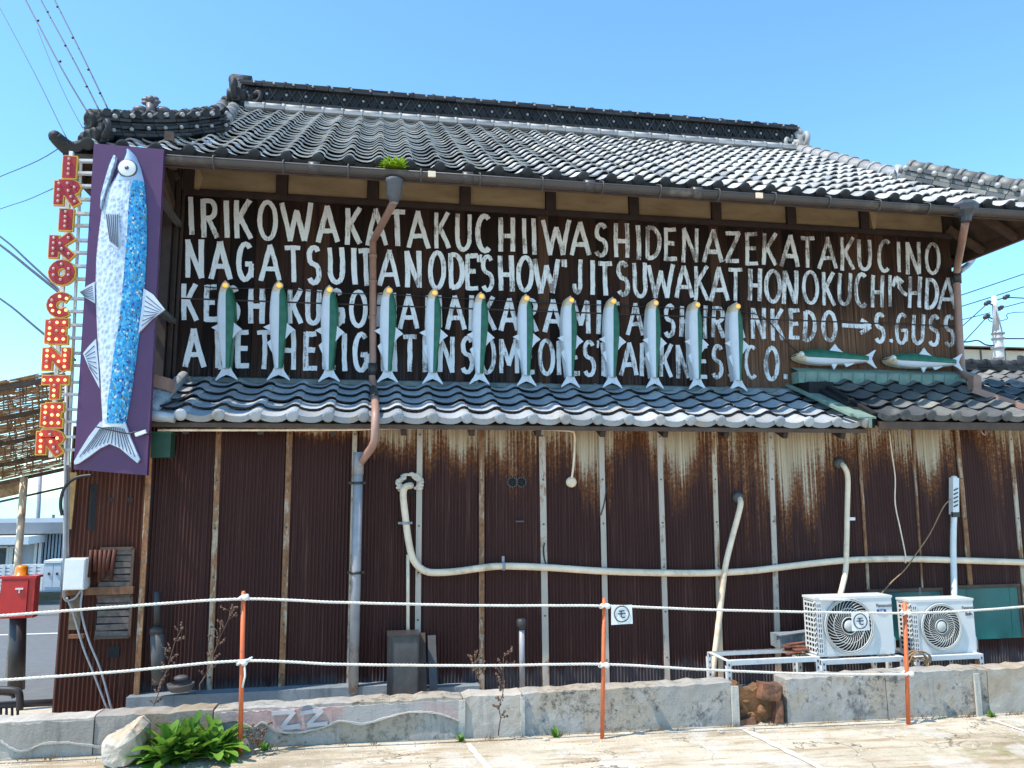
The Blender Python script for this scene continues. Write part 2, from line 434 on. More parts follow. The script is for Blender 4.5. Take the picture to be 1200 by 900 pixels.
def translucent(n, amt, col):
    t = n.nd('BsdfTranslucent'); n.lk(col, t.inputs[0]); mx = n.nd('MixShader'); mx.inputs[0].default_value = amt
    n.t.links.new(n.b.outputs[0], mx.inputs[1]); n.t.links.new(t.outputs[0], mx.inputs[2])
    n.t.links.new(mx.outputs[0], n.t.nodes['Material Output'].inputs[0])
def leaf_mat(name, a, b):
    n = NT(name); t = n.tint(); c = n.mix(t, a, b); f = n.noise(n.pos, 30, 3)
    c = n.mix(n.math('MULTIPLY', f, .4), c, a)
    c = n.mix(n.step(n.noise(n.pos, 14, 4), .58, .7), c, (.22,.20,.03)); n.out(c, .62, 0, .25); translucent(n, .35, c)
    return n.m
M['leaf'] = leaf_mat('green_leaf', (.07,.18,.02), (.24,.42,.055))
M['lime'] = leaf_mat('lime_leaf', (.16,.30,.015), (.35,.50,.03))
M['purple'] = simple('purple_panel', (.080,.024,.086), .45, var=.1, sc=2.5, bump=.05)

def mosaic_mat():
    n = NT('blue_mosaic'); p = n.scale(n.pos, (1, 1, .62))
    v = n.nd('TexVoronoi'); v.inputs['Scale'].default_value = 74; n.lk(p, v.inputs['Vector'])
    s_ = n.sep(v.outputs['Color'])
    c = n.ramp(s_[0], [(.0, (.012,.08,.30)), (.10, (.012,.24,.58)), (.34, (.02,.36,.70)), (.62, (.06,.46,.76)), (.84, (.22,.58,.76)), (.945, (.62,.70,.70)), (.985, (.20,.26,.16))], 'CONSTANT')
    e = n.vor(p, 74, 'DISTANCE_TO_EDGE')
    c = n.mix(n.step(e, .02, .07), (.10,.14,.18), c)
    n.bump(n.step(e, .0, .1), .3, .003)
    return n.out(c, .45, 0, .3)
M['mosaic'] = mosaic_mat()
def tin_mat():
    n = NT('hammered_tin_scales'); p = n.pos
    v = n.vor(n.scale(p, (1, 1, .75)), 34); f = n.noise(p, 7, 4); rib = n.noise(n.scale(p, (40, 1, 2.5)), 1, 3)
    c = n.ramp(n.math('ADD', n.math('MULTIPLY', v, .8), n.math('MULTIPLY', f, .4)), [(.2, (.26,.31,.41)), (.55, (.50,.56,.66)), (.9, (.66,.71,.78))])
    n.bump(n.math('ADD', n.math('MULTIPLY', v, -1), rib), .55, .013)
    return n.out(c, .38, .25, .5)
M['tin'] = tin_mat()
M['headblue'] = simple('pale_blue_head', (.36,.48,.66), .4, var=.18, sc=12)
M['fin'] = simple('silver_fin', (.56,.60,.68), .4, var=.1, sc=14)
M['finline'] = simple('dark_fin_rays', (.07,.085,.12), .5, var=.2)
M['pearl'] = simple('eye_white', (.74,.75,.72), .3, var=.06)
M['fishwhite'] = fish_paint('fish_white', (.71,.735,.79))
def fish_green():
    n = NT('fish_green'); f = n.noise(n.local(), 9, 5, .6); x, y, z = n.sep(n.local())
    c = n.ramp(f, [(.3, (.008,.085,.045)), (.7, (.022,.16,.085))]); return n.out(c, .4)
M['fishgreen'] = fish_green()
M['fishhead'] = simple('golden_head', (.66,.53,.37), .45, var=.22, sc=14)
M['bulb_warm'] = emit('glowing_bulb', (1.0, .44, .07), .55)
M['letter_red'] = simple('red_letter_face', (.33,.010,.012), .4, var=.15, sc=10)
M['letter_orange'] = simple('orange_red_letter_face', (.52,.03,.010), .4, var=.15, sc=10)
M['letter_rim'] = simple('yellow_letter_rim', (.72,.42,.05), .4, var=.12, sc=10)
M['bulb_off'] = simple('unlit_bulb', (.50,.34,.30), .2, var=.1)
M['bulb_on'] = emit('lit_bulb', (1.0, .62, .20), .95)
# ================================================================== ground
def terr(x, y):
    pts = [(-1.75, 0), (-.5, -.05), (.9, -.2), (12, -1.6), (29, -2.5), (40, -2.55), (60, -3.2), (1e5, -3.4)]
    if y <= -1.75:
        return .066-.0137*(max(-5, min(9, x))-.67)
    for (a, za), (b, zb) in zip(pts, pts[1:]):
        if y <= b: return lerp(za, zb, (y-a)/(b-a))
xs = [-2500, -600, -150, -60, -30, -15, -8] + [-5+i*.5 for i in range(29)] + [12, 20, 40, 100, 500, 2500]
ys = [-300, -60, -20, -8, -6, -4.5, -3.5, -2.5, -1.9, -1.76, -1.74, -1.2, -.5, .2, .9, 3, 6, 9, 12, 18, 24, 29, 40, 60, 150, 500, 3000]
g = MB(); vs = [(x, y, terr(x, y)) for y in ys for x in xs]; nx = len(xs)
g.add(vs, [(j*nx+i, j*nx+i+1, (j+1)*nx+i+1, (j+1)*nx+i) for j in range(len(ys)-1) for i in range(nx-1)], smooth=True)
tag(g.build('ground', M['ground']), kind='structure')
def sheet(name, mat, xa, xb, yl, dz):
    m = MB(); vs = []
    for y in yl: vs += [(xa, y, terr(xa, y)+dz), (xb, y, terr(xb, y)+dz)]
    m.add(vs, [(2*i, 2*i+1, 2*i+3, 2*i+2) for i in range(len(yl)-1)])
    return tag(m.build(name, mat), kind='structure')
wt = NT('added_sky_mirror'); wt.bump(wt.noise(wt.scale(wt.pos, (.4, .1, 1)), 1, 4), .15, .05); wt.out((.03,.07,.10), .12)
m = MB(); m.add([(-2500, 45, -2.60), (2500, 45, -2.60), (2500, 3000, -2.60), (-2500, 3000, -2.60)], [(0, 1, 2, 3)]); tag(m.build('sky_mirror_water', wt.m), kind='structure')  # sheet added so its reflection reads as sky over the far ground
sheet('road', M['asphalt'], -70, -2.9, [1.0, 3, 6, 9, 12, 18, 24, 27.5], .004)
m = MB()
for ya, yb in ((15.5, 15.75),):
    m.add([(-60, ya+1.5, terr(0, ya+1.5)+.012), (-3, ya-.4, terr(0, ya-.4)+.012), (-3, yb-.4, terr(0, yb-.4)+.012), (-60, yb+1.5, terr(0, yb+1.5)+.012)], [(0, 1, 2, 3)])
tag(m.build('road_line', M['line']), kind='structure')
m = MB()
def gp(px, py, dz=.006):
    z = .05
    for _ in range(6):
        p = atz(px, py, z); z = terr(p.x, p.y) if p.y < -1.76 else .05
    return Vector((p.x, p.y, z+dz))
for a, b, w in (((548, 872), (600, 935), .05), ((872, 855), (990, 915), .06), ((1165, 845), (1280, 885), .05)):
    A = gp(*a); B = gp(*b); d = (B-A).normalized(); r = Vector((d.y, -d.x, 0))*w/2
    N = 14; vs = []
    for i in range(N+1):
        q = A+(B-A)*i/N; k = 1+random.uniform(-.35, .35); q.z = terr(q.x, q.y)+.006
        vs += [q-r*k, q+r*k]
    m.add(vs, [(2*i, 2*i+1, 2*i+3, 2*i+2) for i in range(N)])
tag(m.build('lot_line', M['line']), kind='structure')

# ================================================================== the low wall by the lot
def roughen(mb, cuts, amp):
    import bmesh
    from mathutils import noise
    me = bpy.data.meshes.new('tmp'); me.from_pydata(mb.v, [], mb.f); bm = bmesh.new(); bm.from_mesh(me); bpy.data.meshes.remove(me)
    bmesh.ops.subdivide_edges(bm, edges=bm.edges[:], cuts=cuts, use_grid_fill=True)
    bmesh.ops.smooth_vert(bm, verts=bm.verts[:], factor=.35, use_axis_x=True, use_axis_y=True, use_axis_z=True); bm.normal_update()
    o = MB()
    for v in bm.verts: o.v.append(v.co+v.normal*(amp*noise.noise(v.co*9)+amp*.45*noise.noise(v.co*27)))
    bm.verts.index_update()
    o.f = [tuple(v.index for v in f.verts) for f in bm.faces]; o.t = [.5]*len(o.f); o.sm = [False]*len(o.f); bm.free(); return o
KY = -1.85
kw = thing('retaining_wall', 'long low weathered concrete wall with lichen stains running below the roped posts', 'wall', (1.5, KY, 0))
def kerb_section(xa, xb, mat, y=KY, topz=None, name='concrete_section', rough=.012, depth=.2):
    m = MB(); nx_ = max(2, int((xb-xa)/.06)); nz = 7; vs = []; fs = []
    for i in range(nx_+1):
        x = lerp(xa, xb, i/nx_); zt = (topz if topz is not None else .362+.003*x)+random.uniform(-rough, rough*.5)
        for j in range(nz+1):
            z = lerp(-.12, zt, j/nz)
            vs.append((x, y+random.uniform(-.0016, .0016)+.004*math.sin(x*2.3+j*.6)-(.008 if j < 1 else 0), z))
        vs.append((x, y+.03, zt+.006)); vs.append((x, y+depth, zt+random.uniform(-.006, .006))); vs.append((x, y+depth, -.12))
    k = nz+4
    for i in range(nx_):
        for j in range(k-1): fs.append((i*k+j, (i+1)*k+j, (i+1)*k+j+1, i*k+j+1))
    fs.append(tuple(range(k-1, -1, -1))); fs.append(tuple(nx_*k+j for j in range(k)))
    m.add(vs, fs, smooth=False); return m.build(name, mat, kw)
def kx(px): return at(px, 830, KY).x
segs = [(-1700, 112, 'kerb_pale'), (112, 250, 'kerb_left'), (250, 542, 'kerb'), (542, 612, 'kerb_pale'), (612, 860, 'kerb'), (922, 1040, 'kerb'), (1040, 1160, 'kerb'), (1160, 2100, 'kerb_pale')]
for a, b, mt in segs: kerb_section(kx(a)+.004, kx(b)-.004, M[mt])
kerb_section(kx(860)+.004, kx(922)-.004, M['brick'], KY+.06, .33, 'broken_section', .06, .12)
# joints, cracks, chalk marks and loose bricks of the wall
m = MB()
for px, w in ((541, .05), (861, .06), (1146, .05), (612, .035)):
    x = kx(px); m.box((x-w/2, KY-.022, -.05), (x+w/2, KY-.005, .345))
m.build('mortar_joint', M['kerb_cap'], kw)
m = MB()
def crack(pts, w, dy=-.026):
    P = [at(px, py, KY+dy) for px, py in pts]; P = smooth_path(P, 5)
    ribbon(m, [(p.x, p.z) for p in P], w, KY+dy, 0, .5, thick=.012)
crack([(0, 868), (14, 878), (28, 881), (50, 872), (80, 871), (118, 876)], .012)
crack([(278, 845), (296, 853), (308, 847), (325, 857), (352, 858), (380, 852), (400, 845), (425, 849), (450, 842), (480, 835), (512, 836), (538, 845)], .012)
m.build('crack_line', M['kerb_cap'], kw)
m = MB()
def layer(low, top_px, th, mat, name):
    L_ = smooth_path([at(px, py, KY-.012) for px, py in low], 4); n_ = len(L_); vs = []
    for p in L_:
        t_ = .345+.003*p.x; vs += [(p.x, KY-.008-th, p.z), (p.x, KY-.008-th, t_+random.uniform(-.008, .008)), (p.x, KY+.01, p.z), (p.x, KY+.01, t_)]
    m = MB(); m.add(vs, [(4*i, 4*i+4, 4*i+5, 4*i+1) for i in range(n_-1)]+[(4*i+2, 4*i+6, 4*i+4, 4*i) for i in range(n_-1)]+[(4*i+1, 4*i+5, 4*i+7, 4*i+3) for i in range(n_-1)]+[(0, 1, 3, 2), (4*n_-4, 4*n_-2, 4*n_-1, 4*n_-3)])
    m.build(name, mat, kw)
layer([(258, 848), (278, 845), (296, 853), (308, 847), (325, 857), (352, 858), (380, 852), (400, 845), (425, 849), (450, 842), (480, 835), (512, 836), (538, 845)], 0, .006, M['kerb_pink'], 'mortar_layer')
layer([(-60, 866), (0, 868), (14, 878), (28, 881), (50, 872), (80, 871), (108, 875)], 0, .006, M['kerb_left'], 'mortar_layer')
m = MB()
for pts in (((318, 836), (345, 834), (330, 853), (352, 851)), ((352, 836), (378, 832), (360, 850), (384, 848))):
    P = [at(px, py, KY-.028) for px, py in pts]
    for a, b in zip(P, P[1:]): ribbon(m, [(a.x, a.z), ((a.x+b.x)/2, (a.z+b.z)/2), (b.x, b.z)], .03, KY-.028-.0006*len(m.f)*.1, 0, .15, thick=.008)
m.build('chalk_mark', M['kerb_pink'] if False else simple('faded_chalk', (.46,.44,.44), .9, var=.1), kw)
brickm = simple('red_brown_brick', (.20,.085,.045), .9, var=.5, sc=18, stain=(.08,.05,.035), stain_amt=.8, bump=.8, local=False)
for c, d, a in (((kx(903), KY+.03, .28), (.17, .12, .13), .2), ((kx(872), KY+.05, .03), (.2, .1, .1), -.15), ((kx(912), KY+.03, .07), (.07, .1, .3), .05)):
    m = MB(); m.cbox(c, d, Matrix.Rotation(a, 3, 'Y')); m = roughen(m, 4, .016)
    m.build('loose_brick', brickm, kw)
for i in range(13):
    m = MB(); x = random.uniform(kx(864), kx(920)); z = abs(random.gauss(0, .09)); m.ball((x, KY+random.uniform(.03, .07), z), random.uniform(.018, .045), random.uniform(.8, 1.6), 1, random.uniform(.6, 1.1), 8)
    m = roughen(m, 1, .03); m.build('rubble_lump', brickm if random.random() < .35 else M['brick'], kw)

# ================================================================== roof tiles
PROF = [(0, .022), (.12, .006), (.28, -.004), (.45, -.004), (.58, .006), (.68, .026), (.78, .046), (.88, .050), (.96, .040), (1.0, .024)]
def tiles(mb, P0, U, V, ncol, nrow, pw, rl, inside, lift=.03, disc=0, wave=1.0, eave=.05, edge=True, lip=.014):
    P0 = Vector(P0); U = Vector(U).normalized(); V = Vector(V).normalized(); N = U.cross(V)
    for r in range(nrow):
        for c in range(ncol):
            if not inside((c+.5)*pw, (r+.5)*rl): continue
            jt = random.uniform(-.008, .008); jn = random.uniform(-.004, .006); jr = random.uniform(-.004, .004)
            ti = min(1, max(0, random.gauss(.5, .28)))
            vs = []; n = len(PROF); ff = []
            for w, h in PROF:
                u = (c+w*1.0)*pw; h = h*wave
                lo = r*rl+jt; hi = (r+1)*rl+.035
                vs.append(P0+U*u+V*lo+N*(h+lift+jn+jr*w-(eave if r == 0 else lip)))
                vs.append(P0+U*u+V*lo+N*(h+lift+jn+jr*w))
                vs.append(P0+U*u+V*hi+N*(h+jn-.004))
            fs = []
            for i in range(n-1):
                a = 3*i; b = a+3; fs.append((a+1, b+1, b+2, a+2)); ff.append((a, b, b+1, a+1))
            fs += [(0, 1, 2), (3*n-3, 3*n-1, 3*n-2)]
            b0 = len(mb.v); mb.add(vs, fs, ti, False)
            for q in ff: mb.f.append(tuple(b0+i for i in q)); mb.t.append((-ti-.001 if (edge == 2 and r == 0) or (edge == 3 and r) else ti*.6)); mb.sm.append(False)  # lip fronts darkened as painted gap shade; upper eave row is black tile
            if r == 0 and disc:
                mb.lathe(P0+U*(c+.86)*pw+V*(jt-.012)+N*(lift+.012), -V, [(disc*.5, -.02), (disc, -.01), (disc, .012), (disc*.75, .02), (disc*.3, .022)], 12, -ti-.001 if edge == 2 else ti, False)

def ridge_run(mb, A, B, w, h, caps=True, cap_r=.085, layers=4, step=.28, tint=.5):
    """stacked flat ridge tiles with a row of round cap tiles"""
    A = Vector(A); B = Vector(B); L = (B-A).length; d = (B-A)/L; up = Vector((0, 0, 1)); r = d.cross(up).normalized(); u = r.cross(d)
    n = max(1, int(L/step))
    for k in range(layers):
        z = h*(k+.5)/layers; wk = w*(1-.12*(k % 2))
        for i in range(n):
            a = A+d*(L*i/n+.004)+u*z; b = A+d*(L*(i+1)/n-.004)+u*(z+random.uniform(-.004, .004))
            mb.bar(a, b, wk, h/layers-.008, up, random.random())
    if caps:
        for i in range(n):
            a = A+d*(L*i/n)+u*(h+.01); b = A+d*(L*(i+1)/n)+u*(h+.01)
            mb.tube([a, b], cap_r, 10, True, random.random())
            mb.tube([b-d*.035, b+d*.01], cap_r*1.18, 10, True, random.random())

def onigawara(mb, C, d, s, tint=.6):
    """ridge-end ornament: plate with round tile ends; d = outward direction"""
    C = Vector(C); d = Vector(d).normalized(); r = d.cross(Vector((0, 0, 1))).normalized(); u = Vector((0, 0, 1))
    out = [(-.30, 0), (-.26, .22), (-.2, .34), (-.12, .46), (0, .52), (.12, .46), (.2, .34), (.26, .22), (.30, 0)]
    vs = [C+(r*a+u*b)*s-d*.05*s for a, b in out]+[C+(r*a+u*b)*s+d*.06*s for a, b in out]; n = len(out)
    fs = [tuple(range(n)), tuple(range(2*n-1, n-1, -1))]+[(i, (i+1) % n, (i+1) % n+n, i+n) for i in range(n)]
    mb.add(vs, fs, tint)
    for a, b, q in ((0, .40, .13), (-.17, .14, .10), (.17, .14, .10), (0, .14, .12)):
        p = C+(r*a+u*b)*s
        mb.lathe(p-d*.12*s, d, [(q*s, 0), (q*s, .24*s), (q*.8*s, .27*s), (q*.55*s, .27*s), (q*.45*s, .25*s), (.0, .27*s)], 14, tint)
    for q in (-1, 1):
        mb.tube(smooth_path([C+(r*.28*q+u*.05)*s+d*.03*s, C+(r*.40*q+u*.16)*s+d*.03*s, C+(r*.36*q+u*.28)*s+d*.03*s, C+(r*.28*q+u*.24)*s+d*.03*s], 4), .045*s, 8, True, tint)
    mb.tube([C+u*.47*s-d*.16*s, C+u*.48*s+d*.10*s], .085*s, 12, True, tint); mb.ball(C+u*.48*s+d*.10*s, .085*s, n=8)

# ================================================================== the building
H = thing('wooden_building', 'two storey dark timber building with tiled roofs, iron lower wall and big painted lettering', 'building', (2.3, 2.0, 0))
XL, XR, YB = -2.08, 6.81, 6.6
# --- boarded upper wall
m = MB(); x = XL+.12
while x < XR-.005:
    w = min(random.uniform(.10, .135), XR-x); d = random.uniform(0, .006); t = min(1, max(0, random.gauss(.45, .22)))
    zb = 3.02
    cuts = [zb, 3.86+random.uniform(-.01, .01), 4.93] if random.random() < .9 else [zb, 4.93]
    for a, b in zip(cuts, cuts[1:]):
        m.box((x+.002, -.006-d, a+.002), (x+w-.002, .02, b-.002), min(1, max(0, t+random.uniform(-.12, .12))))
    if random.random() < .5: m.box((x-.012, -.016, zb), (x+.008, -.0065-.006, 4.92), t*.6)
    x += w
boards = m.build('board_wall', M['board'], H)
m = MB()
m.box((XL+.1, -.045, 4.932), (XR+.02, .03, 4.985)); m.box((XL+.1, -.022, 3.842), (XR, -.014, 3.858))
m.build('board_trim', M['darkwood'], H)
m = MB(); m.box((XL+.05, .025, 2.4), (XR-.01, .12, 5.5)); m.box((XR-.1, .02, 0), (XR, YB, 5.6)); m.box((XL, .03, 2.9), (XL+.1, YB, 5.6)); m.box((XL, YB, 0), (XR, YB+.1, 5.6))
m.build('inner_wall', M['darkwood'], H)
# plaster strip under the eaves with posts
pxs = [330, 437, 545, 645, 742, 838, 925, 1010]
px_x = [XL+.14]+[at(p, 238, 0).x for p in pxs]+[XR-.02]
for i, (a, b) in enumerate(zip(px_x, px_x[1:])):
    m = MB(); m.box((a+.062, -.004, 4.99), (b-.062, .02, 5.50)); m.build('plaster_panel', M['plaster'], H)
    m = MB(); m.box((a+.058, -.012, 4.988), (b-.058, -.0045, 5.012)); m.build('panel_sill', M['midwood'], H)
for p in px_x:
    m = MB(); m.box((p-.055, -.04, 4.987), (p+.055, .03, 5.48)); m.build('post', M['darkwood'], H)
m = MB()
a = at(222, 215, -.01); m.prism([(a.x-.12, 4.995), (a.x+.1, 4.995), (a.x+.13, 5.12), (a.x+.06, 5.3), (a.x-.12, 5.3)], -.02, -.006)
paper = simple('faded_paper', (.42,.29,.16), .9, var=.2); m.build('torn_paper', paper, H); m = MB()
a = at(1022, 262, -.01); m.prism([(a.x-.05, 5.3), (a.x+.09, 5.28), (a.x+.03, 5.0), (a.x+.0, 5.0)], -.022, -.006)
m.build('torn_paper', paper, H)
# frame members at the left end of the boards
m = MB()
m.box((XL-.32, .0, 2.6), (XL+.02, .12, 5.35)); m.box((XL-.06, -.10, 2.95), (XL+.02, -.002, 5.45)); m.box((XL+.03, -.055, 2.95), (XL+.075, .02, 5.45)); m.box((XL+.085, -.03, 2.95), (XL+.115, .02, 5.0))
m.build('corner_post', M['darkwood'], H)
m = MB(); m.bar((XL+.0, -.14, 4.75), (XL+.0, -.8, 5.05), .09, .12); m.bar((XL+.0, -.1, 5.2), (XL+.12, -.75, 5.22), .08, .09); m.build('eave_bracket', M['midwood'], H)

# --- lettering: hand-brushed strokes, one mesh per line of writing
def arc(cx, cy, rx, ry, a0, a1, n=9):
    return [(cx+rx*math.cos(R_(lerp(a0, a1, i/n))), cy+ry*math.sin(R_(lerp(a0, a1, i/n)))) for i in range(n+1)]
GL = {
 'A': [[(0,0),(.5,1)], [(.5,1),(1,0)], [(.22,.32),(.78,.32)]],
 'B': [[(.08,0),(.08,1)], [(.08,.97)]+arc(.45,.75,.42,.22,90,-90)+[(.08,.53)], [(.08,.53)]+arc(.5,.27,.46,.25,90,-90)+[(.08,.02)]],
 'C': [arc(.55,.5,.5,.5,55,305,14)],
 'D': [[(.08,0),(.08,1)], [(.08,.98)]+arc(.3,.5,.66,.48,90,-90,12)+[(.08,.02)]],
 'E': [[(.1,0),(.1,1)], [(.1,.96),(.95,.97)], [(.1,.52),(.8,.52)], [(.1,.04),(1,.04)]],
 'G': [arc(.52,.5,.48,.5,50,340,15), [(.55,.44),(1,.44)], [(.95,.44),(.95,.08)]],
 'H': [[(.06,0),(.06,1)], [(.94,0),(.94,1)], [(.06,.48),(.94,.48)]],
 'I': [[(.5,0),(.5,1)]],
 'J': [[(.8,1),(.8,.3)], arc(.42,.28,.38,.28,0,-180,8)],
 'K': [[(.08,0),(.08,1)], [(.95,1),(.12,.42)], [(.32,.55),(1,0)]],
 'L': [[(.08,0),(.08,1)], [(.08,.04),(1,.04)]],
 'M': [[(.04,0),(.08,1)], [(.08,1),(.5,.25)], [(.5,.25),(.92,1)], [(.92,1),(.96,0)]],
 'N': [[(.06,0),(.06,1)], [(.06,1),(.94,0)], [(.94,0),(.94,1)]],
 'O': ['c', arc(.5,.5,.5,.5,90,450,20)],
 'R': [[(.08,0),(.08,1)], [(.08,.97)]+arc(.45,.74,.45,.23,90,-90)+[(.08,.5)], [(.38,.5),(1,0)]],
 'S': [arc(.5,.76,.42,.24,30,270,9)+arc(.5,.26,.46,.26,90,-150,9)[1:]],
 'T': [[(.5,0),(.5,.97)], [(-.02,.96),(1.02,.96)]],
 'U': [[(.06,1),(.06,.3)], arc(.5,.3,.44,.3,180,360,10), [(.94,.3),(.94,1)]],
 'W': [[(0,1),(.25,0)], [(.25,0),(.5,.8)], [(.5,.8),(.75,0)], [(.75,0),(1,1)]],
 'Z': [[(.04,.96),(.98,.96)], [(.95,.95),(.04,.04)], [(0,.04),(1,.04)]],
 '.': [[(.1,.0),(.1,.11)]], '"': [[(.2,.80),(.2,.98)], [(.75,.80),(.75,.98)]], "'": [[(.4,.82),(.55,1.0)]],
}
WID = dict(A=.56, B=.42, C=.45, D=.43, E=.38, G=.44, H=.42, I=.12, J=.30, K=.42, L=.38, M=.56, N=.46, O=.47, R=.42, S=.37, T=.43, U=.43, W=.76, Z=.46)
WID['.'] = .1; WID['"'] = .18; WID["'"] = .12
ROWS = [
 (224, 231, 278, 1092, 285, 322.5, 1.0, [('I',224.5),('R',246),('I',266),('K',285),('O',314),('W',348),('A',384),('K',414),('A',441),('T',465.5),('A',490),('K',518),('U',543),('C',567),('H',593.5),('I',614.5),('I',625.5),('W',651.5),('A',679.5),('S',704),('H',728),('I',747.5),('D',765),('E',785),('N',808),('A',835),('Z',857.5),('E',880),('K',901),('A',925),('T',945.5),('A',969),('K',992),('U',1012),('C',1035.5),('I',1052.5),('N',1069),('O',1092)]),
 (228, 281, 327, 1109, 326, 364.5, .94, [('N',228.5),('A',258.6),('G',287.5),('A',316.8),('T',344),('S',368),('U',394),('I',415.5),('T',429),('A',456),('N',484),('O',512),('D',535),('E',553),('"',562.5),('S',571),('H',593),('O',615),('W',640),('"',661),('J',677),('I',694),('T',709),('S',729.5),('U',749.5),('W',774),('A',801),('K',821),('A',842),('T',861),('H',884),('O',905),('N',925),('O',949),('K',970),('U',989),('C',1008.5),('H',1027.5),('I',1042),('H',1071),('D',1091),('A',1109)]),
 (222, 333, 377, 1111, 369.5, 406, .94, [('K',222.7),('E',248),('S',273),('H',301),('I',325),('K',346),('U',367.5),('G',394),('O',420),('M',453),('A',478.7),('N',508),('A',533.5),('I',552),('K',572),('A',596.5),('R',621.5),('A',648),('M',680),('I',701),('T',718),('A',744),('S',784),('H',804),('I',816),('I',826),('R',841),('A',861),('N',888),('K',910),('E',930),('D',948),('O',971),('S',1030),('.',1043.5),('G',1055.5),('U',1075),('S',1093.5),('S',1111.6)]),
 (228, 384, 432, 920, 407, 446, .9, [('A',228),('B',262),('E',285),('T',310),('H',337),('E',364),('L',386),('I',404),('G',423),('H',455),('T',480),('I',498),('N',522.7),('S',547.5),('O',571),('M',596),('E',619),('O',640),('N',661),('E',671.5),('S',690),("'",699.5),('D',712),('A',736.5),('R',757),('K',780),('N',800),('E',822),('S',840),('S',859),('C',879.5),('O',903.5),('.',920.6)]),
]
for (xa, ta, ba, xb, tb, bb, wf, letters) in ROWS:
    m = MB()
    for ch, cx in letters:
        k = (cx-xa)/(xb-xa); top = lerp(ta, tb, k); bot = lerp(ba, bb, k); hp = bot-top
        w = WID[ch]*hp*wf*random.uniform(.96, 1.05); top += random.uniform(-1, 1); bot += random.uniform(-1, 1)
        lean = random.uniform(-.03, .03)*hp-.02*hp*(.6-k)
        sw = .051*lerp(1.0, .86, k)*random.uniform(.93, 1.05)*(.9*.6 if ch in '"\'' else 1)
        closed = False; yy = -.0185
        for st in GL[ch]:
            if st == 'c': closed = True; continue
            P = []
            for u, v in st:
                # inset so that the stroke edge, not its axis, meets the measured box
                ins = .5*sw*118
                px = cx+(u-.5)*max(w-ins*.9, 0)+lean*(v-.5)
                py = lerp(bot-ins*.6, top+ins*.6, v)
                q = at(px, py, 0); P.append(Vector((q.x, q.z)))
            if len(P) == 2:          # straight stroke: subdivide for a hand-drawn edge
                A_, B_ = P; nn = 7; bow = random.uniform(-.006, .006)
                d = (B_-A_); nrm = Vector((-d.y, d.x)).normalized() if d.length else Vector((0, 0))
                A_ = A_-d.normalized()*random.uniform(0, .012); B_ = B_+d.normalized()*random.uniform(0, .012); d = B_-A_
                P = [A_+d*i/nn+nrm*bow*math.sin(math.pi*i/nn) for i in range(nn+1)]
            if closed: P = P[:-1]
            ribbon(m, P, sw*random.uniform(.92, 1.08), yy, 0, .11, closed, .012)
            yy -= .0007
    if wf == .94 and xa == 222:      # arrow pointing right
        for k, st in enumerate(([(986,381.5),(995,382),(1005,382.5),(1017,383)], [(1008,375),(1014,379),(1019,383)], [(1019,383),(1013,387.5),(1007,391)])):
            ribbon(m, [(at(*p, 0).x, at(*p, 0).z) for p in st], .05, -.0185-.0007*k, 0, .12, False, .012)
    if xa == 228 and wf == .94:      # arrow curling up to the left
        for k, st in enumerate(([(1062,346),(1057,343),(1053,337),(1050,327)], [(1045,336),(1047,331),(1049,325)], [(1049,325),(1053,328),(1057,332)])):
            ribbon(m, [(at(*p, 0).x, at(*p, 0).z) for p in st], .045, -.0185-.0007*k, 0, .12, False, .012)
    m.build('painted_lettering', M['letter'], boards)

# --- upper roof
SL = .615; EZ = 4.915; EY = -1.02; RY = 3.0
def rz(y): return EZ+SL*(y-EY)
CXL, CXR, RXL, RXR, HYL, HYR = -2.78, 7.30, -1.70, 6.58, .02, .30
VXL = -2.08                      # ridge end: the verge leans out towards the ridge
V = Vector((0, 1, SL)).normalized(); k = V.y
def inside_top(u, v):
    x = CXL+u; y = EY+v*k
    xl = lerp(CXL, RXL, (y-EY)/(HYL-EY)) if y < HYL else lerp(RXL, VXL, (y-HYL)/(RY-HYL)); xr = lerp(CXR, RXR, min(1, (y-EY)/(HYR-EY)))
    return xl-.12 <= x <= xr+.12 and y < RY-.02
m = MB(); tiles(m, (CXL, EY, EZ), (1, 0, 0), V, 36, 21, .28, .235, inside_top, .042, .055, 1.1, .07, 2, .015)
uroof = m.build('upper_roof', [M['tile_top'], M['eave_black_gap_shade']], H)
# roof body: boarding under the tiles, side skirts, rear slope, gables
m = MB(); t = .10
def slab(pts, th=.05):
    vs = [Vector(p) for p in pts]; n = len(vs); dn = Vector((0, 0, -th)); b = [v+dn for v in vs]
    m.add(vs+b, [tuple(range(n)), tuple(range(2*n-1, n-1, -1))]+[(i, i+n, (i+1) % n+n, (i+1) % n) for i in range(n)])
zt = lambda y: rz(y)-.03
slab([(CXL+.03, EY+.03, zt(EY)), (CXR-.03, EY+.03, zt(EY)), (RXR, HYR, zt(HYR)), (RXR, RY, zt(RY)), (VXL, RY, zt(RY)), (RXL, HYL, zt(HYL))])
slab([(CXL+.03, 2*RY-EY, zt(EY)), (RXL, RY*2-HYL, zt(HYL)), (VXL, RY, zt(RY)+.002), (RXR, RY, zt(RY)+.002), (RXR, RY*2-HYR, zt(HYR)), (CXR-.03, 2*RY-EY, zt(EY))])
slab([(CXL+.02, EY+.03, zt(EY)-.004), (RXL, HYL, zt(HYL)-.004), (RXL, 2*RY-HYL, zt(HYL)-.004), (CXL+.02, 2*RY-EY, zt(EY)-.004)])
slab([(CXR-.02, EY+.03, zt(EY)-.004), (CXR-.02, 2*RY-EY, zt(EY)-.004), (RXR, 2*RY-HYR, zt(HYR)-.004), (RXR, HYR, zt(HYR)-.004)])
